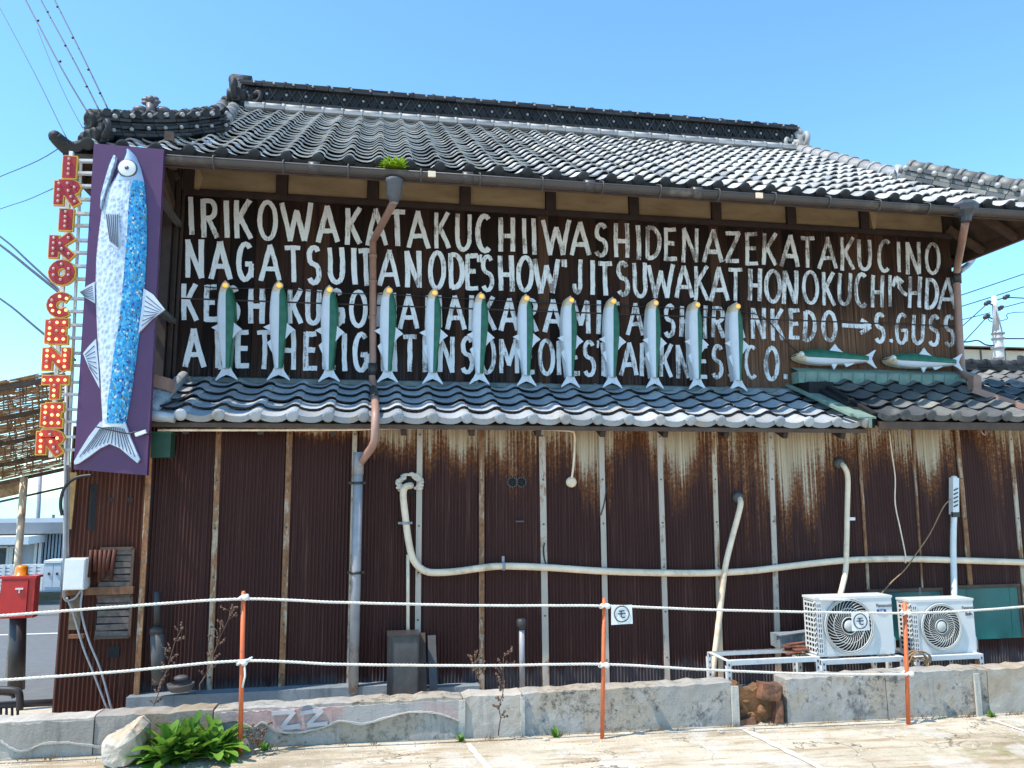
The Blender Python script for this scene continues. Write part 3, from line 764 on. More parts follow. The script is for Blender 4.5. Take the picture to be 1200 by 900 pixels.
for xg in (RXL+.25, RXR-.35):
    m.add([(xg, HYL, rz(HYL)-.1), (xg, RY, rz(RY)-.1), (xg, 2*RY-HYL, rz(HYL)-.1), (xg+.1, HYL, rz(HYL)-.1), (xg+.1, RY, rz(RY)-.1), (xg+.1, 2*RY-HYL, rz(HYL)-.1)], [(0, 2, 1), (3, 4, 5), (0, 1, 4, 3), (1, 2, 5, 4)])
m.build('eave_boarding', M['midwood'], uroof)
m = MB(); m.bar((CXL+.05, EY+.06, EZ-.055), (CXR-.05, EY+.06, EZ-.055), .04, .06); m.bar((CXR-.05, EY+.06, EZ-.10), (CXR-.05, 6.8, EZ-.10), .05, .13); m.bar((CXL+.05, EY+.06, EZ-.10), (CXL+.05, 6.8, EZ-.10), .05, .13)
m.build('fascia', M['midwood'], uroof)
for i in range(21):
    x = XL+.1+i*.43
    if x > CXR-.15: break
    m = MB(); m.bar((x, EY+.1, rz(EY+.1)-.105), (x, .05, rz(.05)-.105), .05, .05); m.build('rafter', M['midwood'], uroof)
for i in range(9):
    y = -.55+i*.5; m = MB(); m.bar((CXR-.08, y, EZ-.13), (XR-.05, y, EZ+.13), .07, .07); m.build('rafter', M['midwood'], uroof)
    m = MB(); m.bar((CXL+.08, y, EZ-.13), (XL+.05, y, EZ+.2), .07, .07); m.build('rafter', M['midwood'], uroof)
# main ridge
m = MB(); zr = rz(RY)-.06; y0 = RY
mrL, mrR = VXL+.06, RXR+.05
ridge_run(m, (mrL, y0, zr), (mrR, y0, zr), .46, .16, False, layers=2)
m.box((mrL, y0-.14, zr+.15), (mrR, y0+.14, zr+.37), .3)
ridge_run(m, (mrL, y0, zr+.37), (mrR, y0, zr+.37), .40, .09, True, .075, 2, .30)
mr = m.build('main_ridge', M['ridge'], uroof)
m = MB(); nz = 64
for i in range(nz):        # lattice of tile ends in the ridge flank
    x = lerp(mrL+.05, mrR-.05, i/(nz-1)); s_ = .055
    for q in (-1, 1): m.bar((x-s_*q, y0-.148-.002*(q > 0), zr+.17), (x+s_*q, y0-.148-.002*(q > 0), zr+.36), .018, .028, Vector((0, 1, 0)), random.random())
m.build('ridge_lattice', M['ridge'], uroof)
m = MB()
for i in range(32):
    x = lerp(mrL+.1, mrR-.1, i/31)
    m.lathe((x, y0-.145, zr+.28), (0, -1, 0), [(.021, 0), (.021, .015), (.012, .02), (.001, .02)], 8, .4)
    m.lathe((x+.1, y0-.2, zr+.415), (0, -1, 0), [(.017, 0), (.017, .02), (.001, .024)], 8, .4)
ridge_run(m, (mrL+.1, y0-.27, zr-.03), (mrR-.1, y0-.27, zr-.03), .12, .05, True, .045, 1, .27)
m.build('ridge_boss_pattern', M['ridge_pale'], uroof)
m = MB(); onigawara(m, (mrL-.02, y0, zr+.08), (-1, 0, 0), .95); onigawara(m, (mrL+.02, y0-.04, zr+.05), (-.5, -1, 0), .8); m.build('ridge_end_ornament', M['ridge'], uroof)
m = MB(); onigawara(m, (mrR+.02, y0, zr+.0), (1, 0, 0), .9); onigawara(m, (mrR+.0, y0-.06, zr+.0), (.5, -1, 0), .72); m.build('ridge_end_ornament', M['ridge_pale'], uroof)
# verge (descending) ridges of the gables
def slope_pt(x, y, d=0): return Vector((x, y, rz(y)+d))
m = MB()
for i in range(17):
    a = slope_pt(lerp(RXL, VXL, i/17)-.02, lerp(HYL, RY, i/17), .05); b = slope_pt(lerp(RXL, VXL, (i+1)/17)-.02, lerp(HYL, RY, (i+1)/17), .05)
    for q in (0, .17): m.tube([a-Vector((q, 0, .0)), b+Vector((-q, 0, .02))], .085, 10, True, random.random())
m.build('verge_tiles', M['tile_annex'], uroof)
m = MB()
for i in range(12):
    a = slope_pt(RXR, lerp(HYR, RY, i/12), .06); b = slope_pt(RXR, lerp(HYR, RY, (i+1)/12), .08)
    m.tube([a, b], .10, 10, True, random.random()); m.tube([b-(b-a)*.1, b], .118, 10, True, random.random())
m.build('descending_ridge', M['ridge_pale'], uroof)
# hip ridges towards the front corners
A = slope_pt(CXL+.22, EY+.2, .03); B = slope_pt(RXL+.06, HYL+.05, .05)
m = MB(); HP = smooth_path([A+Vector((0, 0, .03)), A.lerp(B, .3)+Vector((0, 0, -.01)), A.lerp(B, .65)+Vector((0, 0, -.015)), B+Vector((0, 0, .03))], 2)
for i_, (p, q) in enumerate(zip(HP, HP[1:])): ridge_run(m, p, q, .33, .20, True, .07, 6, .11)
for i_ in range(len(HP)-1):
    p, q = HP[i_], HP[i_+1]; d_ = (q-p).normalized(); sd = Vector((d_.y, -d_.x, 0)).normalized()
    for e in (0, .5):
        c_ = p.lerp(q, e)+sd*.10+Vector((0, 0, .215)); m.tube([c_-sd*.1, c_+sd*.075], .038, 8, True, random.random())
m.build('hip_ridge', M['ridge'], uroof)
m = MB()
dirn = (B-A).normalized(); side = Vector((dirn.y, -dirn.x, 0)).normalized()
for i in range(8):
    p = A+(B-A)*(i+.4)/8
    m.lathe(p+side*.165+Vector((0, 0, .2)), side, [(.022, 0), (.022, .03), (.012, .036), (.001, .036)], 9, .5)
    m.lathe(p+side*.165+Vector((0, 0, .07)), side, [(.017, 0), (.017, .026), (.001, .03)], 9, .4)
m.build('ridge_boss_pattern', M['ridge_pale'], uroof)
m = MB(); onigawara(m, A+Vector((0, 0, -.03)), (A-B), .62); m.build('ridge_end_ornament', M['ridge'], uroof)
m = MB(); C0 = slope_pt(CXL, EY, 0); dd = Vector((-1, -1, 0)).normalized()
m.tube(smooth_path([A+Vector((.05, .05, .02)), C0+Vector((.1, .1, .03)), C0+Vector((.04, .04, .03)), C0+Vector((-.03, -.03, .085))], 5), .085, 12, True, .5, [lerp(.09, .055, i/15) for i in range(16)]); m.ball(C0+Vector((-.03, -.03, .085)), .055, n=10)
m.build('corner_horn_tile', M['ridge'], uroof)
m = MB(); P = slope_pt(-2.22, -.45, .40)
for i in range(7):
    a = i*2*math.pi/7; m.ball(P+Vector((math.cos(a)*.05, -.02, math.sin(a)*.04+.02)), .036, 1.2, .5, .7, 8, .8)
m.ball(P+Vector((0, -.02, .04)), .04, n=8); m.tube([P-Vector((0, 0, .14)), P], .05, 8); m.ball(P+Vector((-.1, 0, -.06)), .055, 1.3, .7, .7, 8, .8); m.ball(P+Vector((.11, 0, -.05)), .055, 1.3, .7, .7, 8, .8)
m.build('flower_ornament', simple('mauve_tile', (.10,.085,.095), .5, var=.3), uroof)
A = slope_pt(CXR-.15, EY+.18, .03); B = slope_pt(RXR-.06, HYR+.02, .05)
m = MB(); ridge_run(m, A, B, .30, .17, True, .08, 3, .2); m.build('hip_ridge', M['tile_annex'], uroof)
m = MB(); onigawara(m, B+Vector((-.03, .03, 0)), (B-A), .4); onigawara(m, A, (A-B), .5); m.build('ridge_end_ornament', M['ridge_pale'], uroof)
m = MB()
dirn = (B-A).normalized(); side = Vector((dirn.y, -dirn.x, 0)).normalized()
if side.y > 0: side = -side
for i in range(8):
    p = A+(B-A)*(i+.4)/8; m.lathe(p+side*.14+Vector((0, 0, .15)), side, [(.032, 0), (.032, .04), (.001, .05)], 9, .9)
m.build('ridge_boss_pattern', M['ridge_pale'], uroof)

# --- gutter along the upper eave
GY, GZ = -1.10, 4.85
m = MB(); n = 60; prof = [(math.cos(a), math.sin(a)) for a in [math.pi+math.pi*i/10 for i in range(11)]]
gx0, gx1 = -2.0, CXR+.02
vs = []; fs = []
for i in range(2):
    x = (gx0, gx1)[i]
    for c, s_ in prof: vs.append((x, GY+.054*c, GZ+.052*s_))
    for c, s_ in reversed(prof): vs.append((x, GY+.048*c, GZ+.046*s_+.004))
k2 = len(prof)*2
m.add(vs, [(j, (j+1) % k2, (j+1) % k2+k2, j+k2) for j in range(k2)]+[tuple(range(k2-1, -1, -1)), tuple(range(k2, 2*k2))], smooth=False)
m.tube([(gx0, GY-.052, GZ+.004), (gx1, GY-.052, GZ+.004)], .009, 6)
for px in (368, 548, 690, 815): x = at(px, 205, GY).x; m.tube([(x-.05, GY, GZ-.002), (x+.05, GY, GZ-.002)], .057, 14)
gut = m.build('gutter', M['gutter'], H)
for px in (250, 332, 408, 493, 562, 635, 705, 772, 840, 905, 968, 1026, 1083):
    x = at(px, 212, GY).x; m = MB()
    m.tube(smooth_path([(x, GY+.1, GZ+.09), (x, GY-.062, GZ+.02), (x, GY-.03, GZ-.062), (x, GY+.02, GZ-.075)], 4), .007, 6)
    m.build('gutter_hook', M['oldgrey'], gut)
for px in (506, 889):
    p = at(px, 212, GY-.07); m = MB(); m.box((p.x-.035, GY-.078, GZ-.045), (p.x+.035, GY-.060, GZ+.01)); m.build('gutter_patch', M['cream'], gut)

# --- downpipe with hopper
def pip(px, py, y): return at(px, py, y)
m = MB(); P = [pip(463, 232, -1.06), pip(461, 238, -1.0), pip(439, 279, -.16), pip(437, 283, -.09), pip(437, 420, -.09), pip(436, 440, -.09), pip(437, 454, -.14), pip(439, 465, -.62), pip(440, 480, -1.0), pip(440, 491, -1.2), pip(439, 516, -1.16), pip(436, 524, -1.14), pip(424, 540, -.86), pip(421, 545, -.84)]
m.tube(P, .036, 10)
dp = m.build('downpipe', M['brown_pipe'], H)
m = MB(); m.tube([pip(420, 543, -.84), pip(414, 812, -.84)], .043, 10); m.tube([pip(420.2, 530, -.84), pip(419.8, 556, -.84)], .047, 10); m.build('lower_pipe', M['grey_pipe'], dp)
m = MB(); m.lathe(pip(462, 220, GY-.01)+Vector((0, 0, -.02)), (0, 0, -1), [(.078, -.10), (.085, -.095), (.085, -.07), (.078, -.06), (.068, .07), (.05, .085), (.042, .12)], 12); m.build('hopper', simple('grey_hopper', (.085,.085,.095), .5, var=.25), dp)
m = MB(); m.lathe(pip(462, 229, GY+.01), (0, 0, -1), [(.043, -.03), (.043, .06), (.036, .075)], 12); m.build('outlet_collar', M['grey_pipe'], dp)
for (px, py, y) in ((437, 300, -.09), (437, 330, -.09), (436.5, 372, -.09)):
    c = pip(px, py, y); m = MB(); m.lathe(c-Vector((0, 0, .015)), (0, 0, 1), [(.042, 0), (.042, .03)], 12); m.box((c.x-.012, -.06, c.z-.012), (c.x+.012, -.012, c.z+.012)); m.build('pipe_clip', M['brown_pipe'], dp)
m = MB(); m.tube([pip(436.5, 426, -.09), pip(436.5, 440, -.09)], .045, 10); m.tube([pip(437.5, 456, -.24), pip(439.3, 468, -.70)], .042, 10); m.build('dark_coupling', M['dark_pipe'], dp)
for (px, py) in ((418.7, 566), (416.9, 671)):
    c = pip(px, py, -.84); m = MB(); m.lathe(c-Vector((0, 0, .012)), (0, 0, 1), [(.05, 0), (.05, .024)], 12); m.bar(c+Vector((-.075, .02, 0)), c+Vector((.075, .02, 0)), .03, .02); m.box((c.x-.012, -.82, c.z-.01), (c.x+.012, -.715, c.z+.01)); m.build('pipe_clip', M['dark_pipe'], dp)
# right-hand downpipe
m = MB(); P = [pip(1131, 262, -1.08), pip(1127, 285, -.6), pip(1122, 312, -.16), pip(1121, 322, -.1), pip(1122, 345, -.1), pip(1126, 420, -.1), pip(1127, 436, -.1), pip(1133, 441, -.25), pip(1142, 446, -.42)]
m.tube(P, .04, 10); dp2 = m.build('downpipe', M['brown_pipe'], H)
m = MB(); m.lathe(pip(1131, 247, GY-.01)+Vector((0, 0, .02)), (0, 0, -1), [(.10, -.07), (.135, -.03), (.12, .03), (.06, .09), (.05, .14)], 8, smooth=False); m.build('hopper', simple('dark_grey_hopper', (.05,.055,.065), .5, var=.25), dp2)
m = MB(); m.tube(smooth_path([pip(1124, 318, -.1), pip(1134, 311, .3), pip(1141, 302, 1.2), pip(1143, 294, 1.5)], 4), .036, 10); m.build('branch_pipe', M['grey_pipe'], dp2)
m = MB(); m.tube([pip(1121, 318, -.1), pip(1121.5, 332, -.1)], .05, 10); m.build('dark_coupling', M['dark_pipe'], dp2)
m = MB(); m.bar(pip(1142, 441, -.42), pip(1142, 458, -.42), .10, .09, Vector((0, 1, 0))); m.bar(pip(1141, 457, -.5), pip(1230, 488, -1.0), .10, .07); m.build('box_gutter', M['brown_pipe'], dp2)

# --- lower roof
LS = .445; LEZ = 2.545; LEY = -1.08; LXL, LXR = -1.90, 4.80
VL = Vector((0, 1, LS)).normalized()
m = MB(); ncl = 22; pwl = (LXR-LXL)/ncl
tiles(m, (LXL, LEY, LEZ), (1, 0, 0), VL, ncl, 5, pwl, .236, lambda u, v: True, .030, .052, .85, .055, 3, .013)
lroof = m.build('lower_roof', [M['tile_low'], M['eave_black_gap_shade']], H)
m = MB(); m.add([(LXL, LEY+.03, LEZ-.03), (LXR, LEY+.03, LEZ-.03), (LXR, .02, LEZ-.03+LS*1.08), (LXL, .02, LEZ-.03+LS*1.08), (LXL, LEY+.03, LEZ-.07), (LXR, LEY+.03, LEZ-.07), (LXR, .02, LEZ-.07+LS*1.08), (LXL, .02, LEZ-.07+LS*1.08)], [(0,1,2,3),(7,6,5,4),(0,4,5,1),(1,5,6,2),(2,6,7,3),(3,7,4,0)])
m.build('eave_boarding', M['midwood'], lroof)
m = MB(); x = LXL+.28
while x < LXR:
    m = MB(); m.bar((x, LEY+.09, LEZ-.095), (x, -.6, LEZ-.095+LS*.4), .05, .06); x += .62
    m.build('rafter', M['darkwood'], lroof)
m = MB()
m.add([(XL+.12, -.02, 3.065), (4.7, -.02, 3.065), (4.7, -.10, 3.045), (XL+.12, -.10, 3.045), (4.7, -.105, 3.0), (XL+.12, -.105, 3.0)], [(0, 3, 2, 1), (3, 5, 4, 2)]); m.bar((XL+.12, -.075, 3.012), (4.68, -.075, 3.012), .06, .03)
for x in (-.9, 1.0, 2.9): m.box((x, -.108, 2.998), (x+.03, -.02, 3.08))
m.build('ridge_flashing', M['darkflash'], lroof)
m = MB()
for x, y in ((LXL+.02, 0),):
    m.tube([(x, LEY-.01, LEZ+.06), (x, -.05, LEZ+.06+LS*1.03)], .05, 10, True, .3); m.tube([(x, LEY-.02, LEZ+.03), (x+.2, LEY-.025, LEZ+.0)], .042, 10, True, .6)
m.build('verge_tile', M['tile_low'], lroof)
m = MB(); P4 = [at(941, 466, -.15), at(1013, 497, -1.12)]
m.bar((LXR-.13, -.03, LEZ+.06+LS*1.05), (LXR-.04, LEY-.06, LEZ+.075), .20, .018); m.bar((LXR+.06, LEY+.1, LEZ+.08), (LXR-.02, LEY-.07, LEZ+.03), .03, .11)
m.build('verge_flashing', M['flash'], lroof)
m = MB(); m.bar((LXR-.24, -.02, LEZ+.085+LS*1.05), (LXR-.20, LEY-.05, LEZ+.10), .035, .03); m.build('copper_strip', M['flash'], lroof)

# --- annex roof on the right (a little higher)
AEZ = 2.625; AXL, AXR = 4.93, 9.6; AS = .5
VA = Vector((0, 1, AS)).normalized()
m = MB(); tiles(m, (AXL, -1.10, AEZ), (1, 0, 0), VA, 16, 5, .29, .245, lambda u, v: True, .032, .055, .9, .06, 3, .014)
aroof = m.build('annex_roof', [M['tile_annex'], M['eave_black_gap_shade']], H)
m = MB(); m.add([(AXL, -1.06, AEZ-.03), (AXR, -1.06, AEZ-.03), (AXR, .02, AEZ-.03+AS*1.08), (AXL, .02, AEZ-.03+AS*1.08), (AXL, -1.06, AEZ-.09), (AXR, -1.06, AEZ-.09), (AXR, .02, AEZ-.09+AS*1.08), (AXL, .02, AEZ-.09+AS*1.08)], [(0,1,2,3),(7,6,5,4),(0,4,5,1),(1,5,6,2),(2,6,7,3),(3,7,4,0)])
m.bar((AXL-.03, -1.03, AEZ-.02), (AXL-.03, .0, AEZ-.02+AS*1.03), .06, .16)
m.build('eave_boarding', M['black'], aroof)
m = MB(); m.box((AXL, -1.09, AEZ-.11), (AXR, -1.055, AEZ-.035)); m.build('fascia', M['midwood'], aroof)
m = MB()
m.box((4.62, -.17, 3.105), (6.92, -.02, 3.235)); m.add([(4.62, -.175, 3.23), (6.92, -.175, 3.23), (6.92, -.02, 3.30), (4.62, -.02, 3.30)], [(0, 1, 2, 3)])
for i in range(16): x = 4.7+i*.145; m.bar((x, -.176, 3.112), (x+.02, -.176, 3.23), .012, .01, Vector((0, 1, 0)))
m.build('ridge_flashing', M['flash'], aroof)
m = MB(); m.box((4.66, -.3, 2.95), (4.96, -.02, 3.10)); m.bar((4.86, -.1, 3.06), (4.87, -1.0, 2.62), .16, .1); m.build('valley_tray', M['black'], aroof)
for px in (1025, 1060, 1148):
    x = at(px, 498, -1.07).x; m = MB(); m.tube(smooth_path([(x, -1.07, AEZ-.1), (x+.01, -1.09, AEZ-.15), (x+.04, -1.09, AEZ-.16), (x+.05, -1.08, AEZ-.12)], 4), .006, 6); m.build('gutter_hook', M['brown_pipe'], aroof)

# --- corrugated lower wall
def corrugated(mb, xa, xb, za, zb, y, pitch=.032, amp=.008, spp=8, thick=True):
    n = int((xb-xa)/pitch*spp); vs = []; nz = 2
    for i in range(n+1):
        x = lerp(xa, xb, i/n); yy = y-amp*math.sin(2*math.pi*x/pitch)
        sheet_ = int((x+10)/.655); yy -= .004*(sheet_ % 2)
        vs += [(x, yy, za), (x, yy, zb)]
    mb.add(vs, [(2*i, 2*i+2, 2*i+3, 2*i+1) for i in range(n)], smooth=True)
WY = -.70
m = MB(); corrugated(m, -1.98, 9.4, .02, 2.72, WY); m.box((-1.98, WY+.012, 0), (9.4, WY+.1, 2.72))
cw = m.build('corrugated_wall', M['corr'], H)
BT = [(256, 247, 'batten_rust', .055), (339.5, 330.5, 'batten_rust', .06), (416, 409, 'batten', .05), (492, 489, 'batten_grey', .06), (564.5, 564.5, 'batten_rust', .055), (635, 640, 'batten_grey', .07), (704.5, 711, 'batten_grey', .06), (772.5, 782, 'batten_grey', .06),
      (836.5, 844.5, 'batten', .055), (903, 912, 'batten_grey', .062), (1006, 1017, 'batten_rust', .035), (1070, 1079, 'batten_rust', .022), (1121.5, 1138, 'batten_rust', .06), (1184, 1199, 'batten', .05)]
for i, (xt, xb, mt, w) in enumerate(BT):
    A = at(xt, 508, WY-.02); B = at(xb, 790 if i < 10 else 690, WY-.02)
    m = MB(); m.bar(Vector((A.x, WY-.018, 2.7)), Vector((lerp(A.x, B.x, .9), WY-.018, .1)), w*.86, .016, Vector((0, 1, 0)))
    m.build('batten', M[mt], cw)
    m = MB()
    for j in range(6):
        z = .35+j*.42; m.ball((lerp(A.x, B.x, .9*(2.7-z)/2.6), WY-.03, z), .009, 1, .5, 1, 6)
    m.build('nail_heads', M['oldgrey'], cw)
# footing
m = MB(); m.box((-2.0, WY-.16, -.3), (.15, WY+.05, .245)); m.box((.15, WY-.10, -.3), (9.3, WY+.05, .06)); m.box((.0, WY-.14, -.3), (.95, WY+.03, .20))
m.build('footing', M['footing'], H)
# --- the redder wall at the left corner
m = MB(); YW = WY-.05
LX0 = -2.60
corrugated(m, LX0, -1.965, .0, 2.5, YW, .035, .009); m.box((LX0, YW+.012, -.2), (-1.965, YW+.1, 2.5)); m.box((LX0, YW+.1, -.2), (LX0+.08, 6.5, 2.5))
rw = m.build('rusty_wall', M['corr_red'], H)
m = MB(); A = at(166, 560, YW); m.bar((-1.955, YW-.02, 2.45), (-1.945, YW-.02, .05), .045, .02, Vector((0, 1, 0))); m.build('corner_batten', M['batten_rust'], rw)
m = MB(); m.bar((LX0+.03, YW-.014, 2.1), (LX0+.02, YW-.014, 1.62), .07, .02, Vector((0, 1, 0))); m.build('timber_scrap', simple('yellowed_timber', (.34,.22,.09), .8, var=.3), rw)
# boarded openings (two, above and below a timber rail)
def quadz(px0, py0, px1, py1, y): a = at(px0, py0, y); b = at(px1, py1, y); return min(a.x, b.x), max(a.x, b.x), min(a.z, b.z), max(a.z, b.z)
for (a, b, c, d) in ((118, 643, 154, 688), (114, 699, 152, 746)):
    x0, x1, z0, z1 = quadz(a, b, c, d, YW-.03)
    m = MB(); m.box((x0, YW-.024, z0), (x1, YW-.012, z1))
    w_ = m.build('wall_opening', M['black'], rw)
    m = MB(); n = 6
    for i in range(n):
        if random.random() < .12: continue
        za = lerp(z0, z1, i/n)+.004; zb = lerp(z0, z1, (i+1)/n)-.006
        m.cbox(((x0+x1)/2+random.uniform(-.01, .01), YW-.030-random.uniform(0, .006), (za+zb)/2), (x1-x0-.01, .01, zb-za), Matrix.Rotation(random.uniform(-.03, .03), 3, 'Y'))
    m.build('weathered_slat', simple('grey_weathered_wood', (.13,.10,.085), .85, var=.45, sc=16), w_)
    m = MB()
    for p, q in (((x0, z0), (x1, z0)), ((x0, z1), (x1, z1)), ((x1, z0), (x1, z1))): m.bar((p[0], YW-.036, p[1]), (q[0], YW-.036, q[1]), .022, .028, Vector((0, 1, 0)))
    m.build('opening_frame', M['midwood'], w_)
for (a, b, c, d) in ((82, 699, 93, 738),):
    x0, x1, z0, z1 = quadz(a, b, c, d, YW-.03); m = MB(); m.box((x0, YW-.02, z0), (x1, YW-.011, z1)); m.build('lath_patch', simple('tan_lath', (.16,.12,.075), .9, var=.4), rw)
m = MB(); x0, x1, z0, z1 = quadz(78, 689, 156, 696, YW-.05); m.box((x0, YW-.06, z0), (x1, YW-.012, z1)); x0, x1, z0, z1 = quadz(80, 744, 98, 748, YW-.05); m.box((x0, YW-.045, z0), (x1, YW-.012, z1)); m.build('timber_rail', simple('orange_brown_timber', (.17,.075,.035), .8, var=.4), rw)
m = MB(); x0, x1, z0, z1 = quadz(107, 643, 132, 680, YW-.05)
for i in range(6):
    x = lerp(x0, x1, i/5); m.tube([(x, YW-.045, z1-.01), (x+.012*math.sin(i), YW-.07, z0+.05*math.sin(i*2)+.03)], .018, 8)
m.build('torn_sheet', M['corr_red'], rw)
m = MB()
for (a, b, c, d) in ((106, 567, 110, 622), (127, 583, 133, 588), (149, 583, 155, 588), (127, 758, 139, 770)):
    x0, x1, z0, z1 = quadz(a, b, c, d, YW-.02); m.box((x0, YW-.0135, z0), (x1, YW-.0105, z1))
m.build('rust_hole', M['black'], rw)

# --- teal sheeted openings and hem behind the air conditioners
for (a, b, c, d) in ((1018, 695, 1106, 748), (1120, 690, 1197, 747)):
    x0, x1, z0, z1 = quadz(a, b, c, d, WY-.03); m = MB(); m.box((x0, WY-.035, z0), (x1, WY-.012, z1)); tw = m.build('teal_shutter', M['teal'], cw)
    m = MB(); m.box((x0+.12, WY-.0385, z0), (x0+.15, WY-.034, z1)); m.box((x1-.10, WY-.0385, z0), (x1-.085, WY-.034, z1)); m.build('shutter_rib', M['teal'], tw)
    m = MB(); m.bar((x0-.02, WY-.03, z1+.02), (x1+.02, WY-.03, z1+.02), .05, .03); m.box((x1, WY-.04, z0), (x1+.03, WY-.012, z1)); m.build('shutter_frame', M['midwood'], tw)
# vent holes
def hole(px, py, r, foam):
    c = at(px, py, WY-.02); m = MB(); m.lathe((c.x, WY-.009, c.z), (0, -1, 0), [(r, 0), (r, .006), (.001, .0065)], 14); return m.build('wall_hole', M['black'], cw), c
h, c = hole(480, 568, .10, 1)
m = MB()
for i in range(64):
    a = i*2*math.pi/64+random.uniform(-.05, .05)
    if math.sin(a) < -.75: continue
    q = .105+random.uniform(-.022, .014); m.ball((c.x+math.cos(a)*q, WY-.02-random.uniform(0, .03), c.z+math.sin(a)*q*.75+.012), random.uniform(.014, .028), random.uniform(.9, 1.5), .8, .8, 7)
m.build('foam_filler', simple('old_foam', (.58,.50,.42), .9, var=.2), h)
for px in (600.5, 611):
    h, c = hole(px, 565, .042, 0); m = MB()
    for i in range(12):
        a = i*math.pi/6; m.ball((c.x+math.cos(a)*.045, WY-.016, c.z+math.sin(a)*.045), .011, n=6)
    m.build('hole_rim', M['oldgrey'], h)
# ================================================================== big sign with the fish relief
SY = -1.20
def sp(cx, cy, y=SY):           # zoom coordinates of the sign (80..210 x 160..560) -> world
    return at(80+cx/2.2475, 160+cy/2.2475, y)
sg = thing('fish_signboard', 'tall purple signboard with a big upright silver fish that has a blue mosaic back', 'sign', (-2.17, SY, 2.05))
m = MB(); c4 = [at(86, 550, SY), at(172, 557, SY), at(192, 175, SY), at(110, 168, SY)]
m.prism([(p.x, p.z) for p in c4], SY, SY+.06); m.build('panel', M['purple'], sg)
m = MB()
for z in (2.5, 3.6, 4.6): m.bar((-2.25, SY+.13, z), (-2.25, -.72 if z < 2.6 else -.1, z), .05, .05); m.bar((-2.0, SY+.13, z), (-2.0, -.72 if z < 2.6 else -.05, z), .05, .05)
m.build('mounting_bracket', M['oldgrey'], sg)
LEFT = [(47,157),(70,146),(92,135),(115,122),(140,103),(200,89),(260,81),(320,75),(400,73),(480,76),(560,79),(640,86),(690,88),(757,92)]
RIGHT = [(40,166),(55,180),(85,192),(120,200),(170,206),(230,208),(300,207),(380,203),(440,198),(520,188),(600,178),(690,165),(757,152)]
SPLIT = [(40,170),(100,178),(122,176),(150,168),(200,164),(260,161),(330,156),(420,148),(500,139),(580,126),(640,119),(700,110),(757,107)]
def itp(tab, t):
    if t <= tab[0][0]: return tab[0][1]
    for (a, va), (b, vb) in zip(tab, tab[1:]):
        if t <= b: return lerp(va, vb, (t-a)/(b-a))
    return tab[-1][1]
def bulge_strip(mb, t0, t1, fl, fr, L, Rr, depth, conv, n=30, k=9):
    vs = []; fs = []
    for i in range(n+1):
        t = lerp(t0, t1, i/n); l, r = itp(L, t), itp(Rr, t); a, b = fl(t), fr(t)
        for j in range(k+1):
            x = lerp(a, b, j/k); q = max(0, 1-((x-(l+r)/2)/max((r-l)/2, .1))**2)
            p = conv(x, t); vs.append(Vector((p.x, p.y-.012-depth*math.sqrt(q), p.z)))
    fs = [(i*(k+1)+j, (i+1)*(k+1)+j, (i+1)*(k+1)+j+1, i*(k+1)+j+1) for i in range(n) for j in range(k)]
    mb.add(vs, fs, smooth=True)
    # rim back to the board
    for side in (0, k):
        b0 = len(mb.v); ring = []
        for i in range(n+1):
            v = vs[i*(k+1)+side]; ring += [v, Vector((v.x, SY+.001 if conv is sp else v.y+.03, v.z))]
        mb.add(ring, [(2*i, 2*i+2, 2*i+3, 2*i+1) if side else (2*i, 2*i+1, 2*i+3, 2*i+2) for i in range(n)])
HEAD = 128
LL = lambda t: itp(LEFT, t); RR = lambda t: itp(RIGHT, t)
SS = lambda t: min(itp(SPLIT, t), RR(t)-1)
m = MB(); bulge_strip(m, HEAD-6, 757, LL, SS, LEFT, RIGHT, .055, sp); body = m.build('fish_body', M['tin'], sg)
m = MB(); bulge_strip(m, HEAD-6, 757, SS, RR, LEFT, RIGHT, .0555, sp); m.build('mosaic_back', M['mosaic'], sg)
m = MB(); bulge_strip(m, 41, HEAD-6, lambda t: max(LL(t), 124 if t > 100 else 0), RR, LEFT, RIGHT, .057, sp); head = m.build('fish_head', M['headblue'], sg)
def flat(mb, pts, d0, d1, conv=sp):
    P = [conv(*p) for p in pts]; mb.prism([(p.x, p.z) for p in P], SY-d1, SY-d0)
m = MB(); flat(m, [(125,56),(130,58),(128,75),(119,100),(112,125),(98,165),(90,195),(92,160),(104,115),(113,85)], .002, .06); m.build('lower_jaw', M['tin'], sg)
c = sp(162, 92, SY); m = MB(); m.lathe((c.x, SY-.06, c.z), (0, -1, 0), [(.070, 0), (.070, .012), (.064, .015), (.001, .016)], 26)
eye = m.build('eye', M['pearl'], sg)
m = MB(); m.lathe((c.x, SY-.059, c.z), (0, -1, 0), [(.080, 0), (.080, .009), (.070, .0125)], 26); m.build('eye_rim', M['finline'], eye)
m = MB(); m.lathe((c.x-.002, SY-.076, c.z), (0, -1, 0), [(.017, 0), (.017, .006), (.001, .008)], 12); m.build('pupil', M['finline'], eye)
fins = [([(72,385),(52,396),(30,411),(46,425),(73,441)], 'ventral_fin', ((72,390),(74,437),(34,412),(46,424))),
        ([(201,402),(226,418),(256,457),(222,482),(187,519),(196,450)], 'dorsal_fin', ((200,408),(190,512),(252,456),(224,480))),
        ([(75,535),(55,556),(42,573),(58,612),(85,664),(82,600)], 'anal_fin', ((76,540),(85,655),(46,574),(60,612)))]
